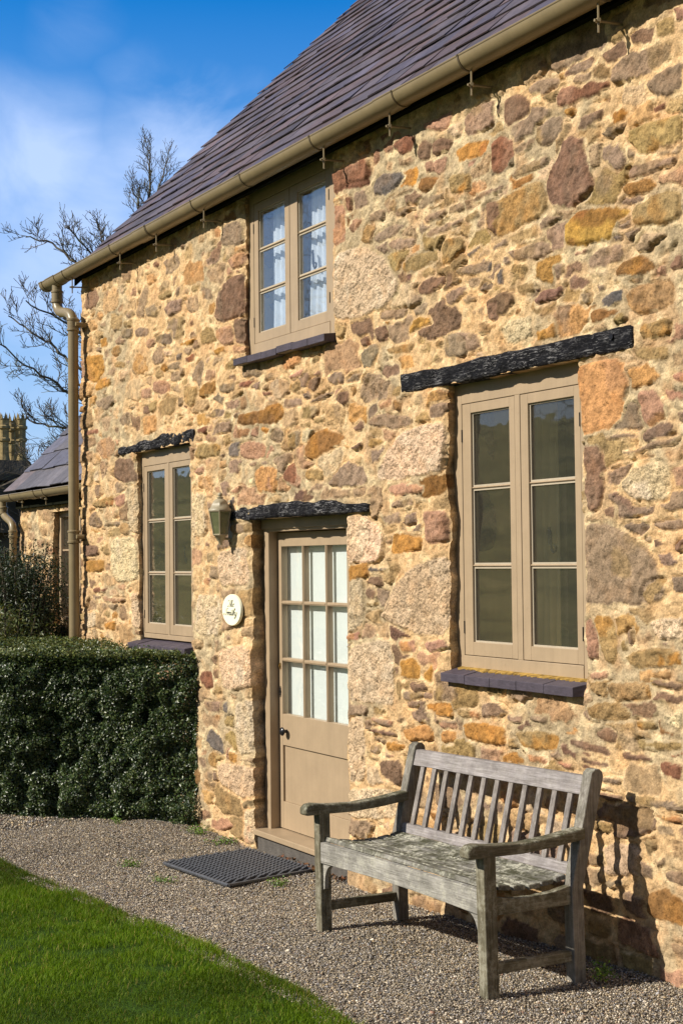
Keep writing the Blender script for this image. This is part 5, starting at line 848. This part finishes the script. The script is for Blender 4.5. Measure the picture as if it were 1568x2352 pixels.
# ================= plants =================
def leaves(P,Nn,size,seed,cols,aspect=.55,spread=.8):
    r=np.random.default_rng(seed); n=len(P); d=Nn+r.normal(0,spread,(n,3)); d/=np.linalg.norm(d,axis=1)[:,None]
    t_=np.cross(d,r.normal(0,1,(n,3))); t_/=np.linalg.norm(t_,axis=1)[:,None]+1e-9; s_=np.cross(d,t_); L_=size*r.uniform(.6,1.25,n)[:,None]; w=L_*aspect*.5
    a=P-t_*L_*.5; b=P+t_*L_*.5; l=P+s_*w+d*w*.35-t_*L_*.05; rt=P-s_*w+d*w*.35-t_*L_*.05
    Vv=np.stack([a,l,b,rt],1).reshape(-1,3); b0=np.arange(n)*4; F=np.concatenate([np.stack([b0,b0+1,b0+2],-1),np.stack([b0,b0+2,b0+3],-1)])
    c=np.asarray(cols)[r.integers(0,len(cols),n)]*r.uniform(.7,1.3,(n,1)); return Vv,F,np.repeat(c,4,0)
# hedge: footprint runs from the wall outwards, face turned toward the path
hd=empty('hedge',(-10.4,-.9,-.06),'dense dark evergreen hedge clipped square growing against the wall below the left window','hedge')
fp=np.array([(-9.07,-.03),(-9.63,-.57),(-10.2,-1.10),(-11.3,-2.05),(-12.4,-1.2),(-11.5,-.05)]); ztop=1.135; zb=-.06
r=np.random.default_rng(21); P=[];Nn=[]
arc=[0.]
def addface(p0,p1,z0,z1,dens,thick):
    L2=np.linalg.norm(p1-p0); n=int(L2*(z1-z0)*dens); s=r.random(n); z=z0+(z1-z0)*r.random(n); nrm=np.array([(p1-p0)[1],-(p1-p0)[0]])/L2
    if nrm@((p0+p1)/2-fp.mean(0))<0: nrm=-nrm
    bul=fbm(s*L2+arc[0],z,2.1,31,4)*.17+np.minimum(fbm(s*L2+arc[0],z,9,37,3),.1)*.13-.13*sm((z-z1+.22)/.22)**2-.05*sm((z0+.12-z)/.12); dep=r.exponential(thick,n); q=p0+(p1-p0)*s[:,None]+nrm*(bul-dep)[:,None]
    P.append(np.stack([q[:,0],q[:,1],z],-1)); Nn.append(np.tile([nrm[0],nrm[1],.45],(n,1))); arc[0]+=L2
for i in range(5): addface(fp[i],fp[i+1],zb,ztop,26000 if i<3 else 5000,.022)
# top
cen=fp.mean(0); n=36000; tri=r.integers(0,6,n); a=r.random(n); b_=r.random(n); fl=a+b_>1; a[fl]=1-a[fl]; b_[fl]=1-b_[fl]
q=cen+(fp[tri]-cen)*a[:,None]+(fp[(tri+1)%6]-cen)*b_[:,None]; zt=ztop-.01+fbm(q[:,0],q[:,1],3,5,3)*.07-r.exponential(.03,n)+.02*(r.random(n)<.15); P.append(np.stack([q[:,0],q[:,1],zt],-1)); Nn.append(np.tile([0,0,1.],(n,1)))
P=np.concatenate(P);Nn=np.concatenate(Nn); P[:,1]=np.minimum(P[:,1],-.015)
cols=[(.018,.036,.010),(.032,.060,.014),(.050,.082,.020),(.022,.042,.018),(.075,.105,.028),(.10,.12,.04)]
v,f,c=leaves(P,Nn,.022,5,cols,.6,.75)
# fresh tips along the top, sunlight painted into their paler colour
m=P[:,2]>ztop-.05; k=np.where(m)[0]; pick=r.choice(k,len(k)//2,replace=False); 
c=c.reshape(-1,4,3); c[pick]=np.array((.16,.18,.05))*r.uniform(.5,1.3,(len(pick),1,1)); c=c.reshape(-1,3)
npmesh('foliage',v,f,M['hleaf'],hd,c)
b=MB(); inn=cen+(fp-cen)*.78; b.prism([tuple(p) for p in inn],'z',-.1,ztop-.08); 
b.build('shade_core',M['dark'],hd)  # solid near-black block stands in for the shaded inside of the hedge
def clump(name,base,label,cat,height,rad,nst,nleaf,size,cols,seed,aspect,group=None,mat='leaf',droop=.2,sc=1.):
    r=np.random.default_rng(seed); group=group or {'weed':'weeds in the gravel and at the wall foot','shrub':'shrubs beside the low wing'}[cat]; o=empty(name,base,label,cat,group); P=[];Nn=[]; b=MB()
    for k in range(nst):
        a=r.uniform(0,6.28); rr=rad*math.sqrt(r.random()); tx=base[0]+math.cos(a)*rr; ty=base[1]+math.sin(a)*rr; h=height*r.uniform(.55,1.); mid=Vector((base[0]+(tx-base[0])*.4,base[1]+(ty-base[1])*.4,base[2]+h*.55)); tip=Vector((tx,ty,base[2]+h))
        b.tube([Vector(base)+Vector((r.normal(0,.02),r.normal(0,.02),0)),mid,tip],[height*.008,height*.006,height*.002],4)
        n=nleaf; t_=r.uniform(.25,1,n)**.7; ctr=np.where(t_[:,None]<.5,np.array(base)+(np.array(mid)-base)*(t_[:,None]*2),np.array(mid)+(np.array(tip)-np.array(mid))*(t_[:,None]*2-1))
        of=r.normal(0,1,(n,3))*size*sc*np.array([1.1,1.1,.8]); P.append(ctr+of); Nn.append(of/size*.5+[0,0,droop*3])
    b.build('stems',M['bark'],o)
    v,f,c=leaves(np.concatenate(P),np.concatenate(Nn),size,seed,cols,aspect,.6); npmesh('foliage',v,f,M[mat],o,c); return o
GD=[(.012,.022,.007),(.022,.036,.012),(.035,.050,.016)]; GL2=[(.085,.11,.035),(.12,.14,.05),(.06,.085,.025),(.15,.14,.05)]
clump('yew_shrub',(-12.45,-.22,-.05),'dark feathery evergreen shrub growing against the low wing wall','shrub',2.0,.40,70,640,.034,GD,3,.35,sc=2.6)
clump('yew_shrub',(-13.25,-.35,-.05),'dark evergreen bush filling the left edge beside the short downpipe','shrub',1.95,.5,60,560,.036,GD,8,.4,sc=2.6)
clump('spurge_shrub',(-11.98,-.48,-.05),'pale yellow green leafy shrub rising behind the clipped hedge','shrub',1.46,.34,42,260,.05,GL2,4,.28,sc=1.3)
clump('lavender_bush',(-12.45,-.85,-.05),'sparse grey green bush with thin twigs behind the hedge','shrub',1.55,.3,36,60,.05,[(.10,.11,.06),(.07,.08,.03)],6,.25)
WC=[(.12,.22,.02),(.16,.26,.04),(.08,.15,.015)]
def weed(x,y,h,rad,n,label,seed): clump('weed',(x,y,float(gz(x,y))),label,'weed',h,rad,n,14,.016,WC,seed,.5,None,'leaf')
weed(-8.82,-.13,.05,.12,16,'low green weeds at the foot of the wall beside the hedge',1)
weed(-8.52,-.10,.04,.11,14,'green weeds at the wall foot left of the door jamb',2)
weed(-4.60,-.24,.10,.06,12,'bright green weed sprouting behind the right rear leg of the bench',3)
weed(-9.35,-.50,.07,.04,7,'small green sprout in the gravel before the hedge',4)
weed(-8.25,-.85,.03,.07,12,'low moss weeds in the gravel left of the mat',5)
weed(-7.30,-.32,.03,.06,10,'small weeds in the gravel between mat and bench',6)
weed(-7.75,-.84,.02,.07,10,'flat weeds in the gravel before the mat corner',7)
# dry leaves on the step
r=np.random.default_rng(4); n=90; P=np.stack([r.uniform(-7.95,-7.1,n),r.uniform(-.03,.03,n),np.full(n,-.085)+r.uniform(0,.02,n)],-1); v,f,c=leaves(P,np.tile([0,-.3,1.],(n,1)),.03,9,[(.16,.06,.025),(.22,.11,.05),(.10,.05,.03)],.6,.5)
o=npmesh('fallen_leaves',v,f,M['leaf'],None,c); tag(o,'brown fallen leaves along the foot of the door step',None,None,'stuff')
# ================= low wing to the left =================
wg=empty('low_wing',(-12.6,.2,0),'low stone wing with a slate roof adjoining the far end of the cottage','outbuilding')
Uw=make_grid([(-13.72,-11.42,.012)],[-12.80,-11.75]); Vw=make_grid([(-.2,2.46,.012)],[1.2,2.24])
wall_mesh('wall',wg,Uw,Vw,[(-12.80,-11.75,1.2,2.24)],[.3],[],71,[(100,.13,.20,1.0),(800,.08,.13,.98),(3000,.045,.08,.98)],y0=.2,ret_left=4.6)
roof(wg,-13.88,-11.43,.095,2.47,2.9,.27,.36,8,M['slate'],c_base=(.105,.096,.104),jit=1.3)
b=MB(); b.box(-13.7,-11.43,.14,.2,2.3,2.50); b.build('fascia',M['dark'],wg)
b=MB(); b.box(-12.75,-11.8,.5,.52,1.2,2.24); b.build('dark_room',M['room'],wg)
g2=gutter(wg,-14.15,-11.43,.085,2.435,.062,[-13.55,-12.95,-12.55],[(-13.0,-12.8)],[-13.3,-12.6],2.30,M['gutter'])
downpipe(wg,[(-13.93,.085,2.39),(-13.93,.085,2.30),(-13.90,.09,2.24),(-13.72,.10,2.17),(-13.66,.10,2.10),(-13.66,.10,2.0)],.036,[(-13.93,.085,2.26,.07),(-13.66,.10,2.02,.07)],-.1,False)
ww=empty('window',(-12.3,.27,1.2),None,None); ww.parent=wg; ww.location=Vector((-12.3,.27,1.2))-root_loc(wg)
b=MB(); b.box(-12.86,-12.74,.27,.33,1.17,2.26); b.box(-11.8,-11.7,.27,.33,1.17,2.26); b.box(-12.74,-11.8,.27,.33,2.19,2.26); b.box(-12.74,-11.8,.27,.33,1.17,1.27); b.box(-12.3,-12.22,.27,.33,1.27,2.19); b.box(-12.74,-11.8,.285,.32,1.555,1.572); b.box(-12.74,-11.8,.285,.32,1.875,1.892); b.build('frame',M['paint'],ww,bevel=.002)
b=MB(); b.box(-12.745,-11.795,.30,.304,1.265,2.195); b.build('pane',M['glass'],ww)
# ================= distant house with chimneys =================
dh=empty('chimney_house',(-34.5,6.4,0),'distant dark house whose stack carries tall crown topped clay chimney pots','house')
M['clay']=simple('chimney_clay',(.32,.24,.11),.85,.2,0,.01,.35,9); M['dstone']=simple('dark_stone',(.07,.06,.045),.95,.1,0,.03,.5,3)  # far house: one plain dark tone for walls, roof and stack
dx=-33.8
def dpt(px,d): # a point of the far house seen at this bearing
    v=view_dir(px,1290); k=(d)/math.hypot(v.x,v.y); return CAMP.x+v.x*k,CAMP.y+v.y*k
bx0,by0=dpt(22,35)
b=MB(); b.box(bx0-3,bx0+.9,by0-2.6,by0+3,-.2,2.6); b.build('wall',M['dstone'],dh)
b=MB(); b.prism([(by0-2.9,2.5),(by0+3.3,2.5),(by0+.2,3.9)],'x',bx0-3.2,bx0+1.1); b.build('roof',M['dstone'],dh)
b=MB(); b.box(bx0-.45,bx0+.45,by0-.95,by0+.55,2.5,3.75); b.box(bx0-.55,bx0+.55,by0-1.05,by0+.65,3.75,3.9); b.hexa([(bx0-.5,by0-1.,3.9),(bx0+.5,by0-1.,3.9),(bx0+.5,by0+.6,3.9),(bx0-.5,by0+.6,3.9),(bx0-.3,by0-.7,4.25),(bx0+.3,by0-.7,4.25),(bx0+.3,by0+.4,4.25),(bx0-.3,by0+.4,4.25)]); b.build('chimney_stack',M['dstone'],dh)
for px,dd in ((10,35),(30,35.6),(49,35)):
    x,y=dpt(px,dd); b=MB(); zz=4.15; b.lathe(x,y,[(.17,zz),(.125,zz+.25),(.12,zz+.55),(.155,zz+.58),(.155,zz+.63),(.125,zz+.66),(.125,zz+.85),(.165,zz+.88),(.165,zz+.93),(.13,zz+.96),(.135,zz+1.12),(.10,zz+1.12),(.10,zz+.9)],12)
    for k in range(8):
        a=2*math.pi*k/8; a1=a+.28; a0=a-.28; R1=.15
        b.add([(x+R1*math.cos(a0),y+R1*math.sin(a0),zz+1.10),(x+R1*math.cos(a1),y+R1*math.sin(a1),zz+1.10),(x+R1*1.05*math.cos(a),y+R1*1.05*math.sin(a),zz+1.27),(x+R1*.8*math.cos(a),y+R1*.8*math.sin(a),zz+1.10)],[(0,1,2),(1,3,2),(3,0,2),(0,3,1)])
    b.build('chimney_pot',M['clay'],dh)
# ================= bare trees =================
def bare_tree(name,x,y,H,trunk_h,spread,seed,label,levels=5,r0=None,group=None,first=None,up=.35):
    rn=random.Random(seed); r0=r0 or H*.018; o=empty(name,(x,y,-.1),label,'tree','bare winter trees'); tb=MB(); br=MB()
    def grow(p,d,L_,rad,lv,mb):
        n=5 if lv<3 else 4; pts=[p]; rads=[rad]; q=Vector(p); dd=Vector(d)
        for k in range(n):
            dd=(dd+Vector((rn.gauss(0,.21),rn.gauss(0,.21),rn.gauss(0,.16)+up*.12*(lv>0)))).normalized(); q=q+dd*L_/n; pts.append(q.copy()); rads.append(rad*(1-.72*(k+1)/n) if lv>0 else rad*(1-.45*(k+1)/n))
        mb.tube(pts,rads,[8,6,5,4,3,3][min(lv,5)],cap=lv<2)
        if lv>=levels: return
        nc=[6,6,5,4,3][min(lv,4)]
        for c in range(nc):
            t=(.35 if lv else .45)+(.65 if lv else .55)*(c+rn.random())/nc; t=min(t,.99); i=int(t*n); f=t*n-i; s=pts[i].lerp(pts[min(i+1,n)],f); tang=(pts[min(i+1,n)]-pts[i]).normalized()
            a=tang.orthogonal().normalized(); b_=tang.cross(a); ph=rn.uniform(0,6.28); an=rn.uniform(.5,1.05) if lv else rn.uniform(.55,1.15)
            nd=(tang*math.cos(an)+(a*math.cos(ph)+b_*math.sin(ph))*math.sin(an)); nd.z*=.8; nd.normalize(); rr=rads[i]*(1-f)+rads[min(i+1,n)]*f
            grow(s,nd,L_*([.0,.60,.58,.55,.5][lv] if lv else spread/L_)*rn.uniform(.75,1.15),max(rr*.64,.0075),lv+1,br)
    grow(Vector((x,y,-.1)),Vector((rn.gauss(0,.04),rn.gauss(0,.04),1)).normalized(),trunk_h,r0,0,tb)
    tb.build('trunk',M['bark'],o,smooth=True); br.build('crown',M['bark'],o)
    return o
def at_px(px,d):
    v=view_dir(px,1290); k=d/math.hypot(v.x,v.y); return CAMP.x+v.x*k,CAMP.y+v.y*k
def limb_tree(x,y,ztop,r0,limbs,extra,seed,label,shoot=.8,nsh=12):
    rn=random.Random(seed); o=empty('bare_tree',(x,y,-.1),label,'tree','bare winter trees'); tb=MB(); br=MB()
    tb.tube([(x,y,-.1),(x+.05,y-.03,ztop*.4),(x-.03,y+.02,ztop*.75),(x,y,ztop)],[r0,r0*.8,r0*.6,r0*.35],10); tb.build('trunk',M['bark'],o,smooth=True)
    def shoots(pts,rads,L_,n,lv):
        m=len(pts)-1; sgn=1
        for k in range(n):
            t=.18+.8*(k+rn.random()*.7)/n; q=t*m; i_=min(int(q),m-1); f=q-i_; s=pts[i_].lerp(pts[i_+1],f); tg=(pts[i_+1]-pts[i_]).normalized(); sgn=-sgn
            a=tg.cross(Vector((rn.gauss(0,1),rn.gauss(0,1),rn.gauss(0,.6)))).normalized()*sgn; d=(tg*rn.uniform(.55,1.)+a*rn.uniform(.6,1.)+Vector((0,0,.28))).normalized()
            l=L_*rn.uniform(.5,1.15)*(1-.55*t); r_=max((rads[i_]*(1-f)+rads[i_+1]*f)*.5,.0055); P=[s]; R=[r_]; dd=d
            for c in range(4):
                dd=(dd+Vector((rn.gauss(0,.2),rn.gauss(0,.2),rn.gauss(.1,.14)))).normalized(); P.append(P[-1]+dd*l/4); R.append(max(r_*(1-.6*(c+1)/4),.0038))
            br.tube(P,R,4,cap=False)
            if lv>0: shoots(P,R,L_*.52,max(3,int(n*.55)),lv-1)
    for pl in limbs+extra:
        pv=[Vector(p) for p in pl]; Q=[]
        for i_ in range(len(pv)-1):
            p0=pv[max(i_-1,0)];p1=pv[i_];p2=pv[i_+1];p3=pv[min(i_+2,len(pv)-1)]
            for k in range(5):
                t=k/5; Q.append(.5*((2*p1)+(-p0+p2)*t+(2*p0-5*p1+4*p2-p3)*t*t+(-p0+3*p1-3*p2+p3)*t**3)+Vector((rn.gauss(0,.02),rn.gauss(0,.02),rn.gauss(0,.02))))
        Q.append(pv[-1]); n=len(Q); R=[r0*.175*(1-.82*k/(n-1))+.005 for k in range(n)]; br.tube(Q,R,6,cap=False); shoots(Q,R,shoot,nsh,2)
    br.build('crown',M['bark'],o); return o
ex=[[(-22.39,4.52,5.9),(-22.9,5.2,6.9),(-23.6,5.9,7.6)],[(-22.39,4.52,5.0),(-21.8,5.4,6.0),(-21.4,6.2,6.5)],[(-22.39,4.52,4.4),(-23.2,5.5,5.2),(-24.0,6.0,5.6)]]
limb_tree(-22.39,4.52,6.1,.17,[[(-22.39,4.52,4.04),(-22.32,4.14,4.35),(-22.28,3.64,4.64),(-22.25,3.12,4.9),(-22.26,2.41,5.38)],[(-22.38,4.53,4.63),(-22.52,4.18,4.84),(-22.75,3.81,5.22),(-22.99,3.44,5.59),(-23.23,2.99,5.92)],[(-22.39,4.52,3.61),(-22.69,4.28,3.84),(-23.02,3.97,4.04),(-23.25,3.59,4.12),(-23.43,3.35,4.24)],[(-22.38,4.53,5.21),(-22.13,4.07,5.37),(-21.98,3.61,5.63),(-21.91,2.87,5.95)],[(-22.38,4.53,5.65),(-22.64,4.42,6.13),(-22.94,4.19,6.75),(-23.3,3.77,7.23),(-23.53,3.39,7.35)],[(-22.38,4.53,5.8),(-22.41,4.45,6.39),(-22.31,4.15,6.85),(-22.25,3.75,7.23)],[(-22.38,4.53,5.95),(-22.38,4.53,6.53),(-22.62,4.46,7.02),(-22.82,4.5,7.43)],[(-22.39,4.52,4.19),(-21.79,3.83,3.76),(-21.74,3.38,3.39),(-21.72,2.8,3.27)]],ex,3,'bare winter tree reaching its lower limbs left past the downpipe')
ex=[[(-31.46,8.76,8.4),(-32.2,9.6,9.6),(-32.8,10.2,10.4)],[(-31.46,8.76,7.4),(-30.8,9.6,8.6),(-30.4,10.4,9.4)]]
limb_tree(-31.46,8.76,8.7,.24,[[(-31.45,8.79,8.54),(-31.47,8.75,9.38),(-31.48,8.71,10.21),(-31.54,8.57,10.73)],[(-31.45,8.79,8.54),(-31.66,9.06,9.87),(-31.77,9.33,10.88),(-31.77,9.57,11.55)],[(-31.45,8.79,8.54),(-31.22,8.82,9.96),(-31.01,8.79,10.95),(-30.94,8.71,11.59)]],ex,6,'tall bare tree whose top twigs show above the roof slope',1.0,12)
x,y=at_px(85,31); bare_tree('bare_tree',x,y,3,3.0,1.7,31,'small bare tree tangled before the chimney house',levels=4)
x,y=at_px(150,27); bare_tree('bare_tree',x,y,4,3.6,1.9,35,'small bare tree rising just above the low wing roof',levels=4)
bare_tree('bare_tree',-24,-12.5,11,7,4.2,44,'bare tree across the lawn seen mirrored in the upper window',levels=5)
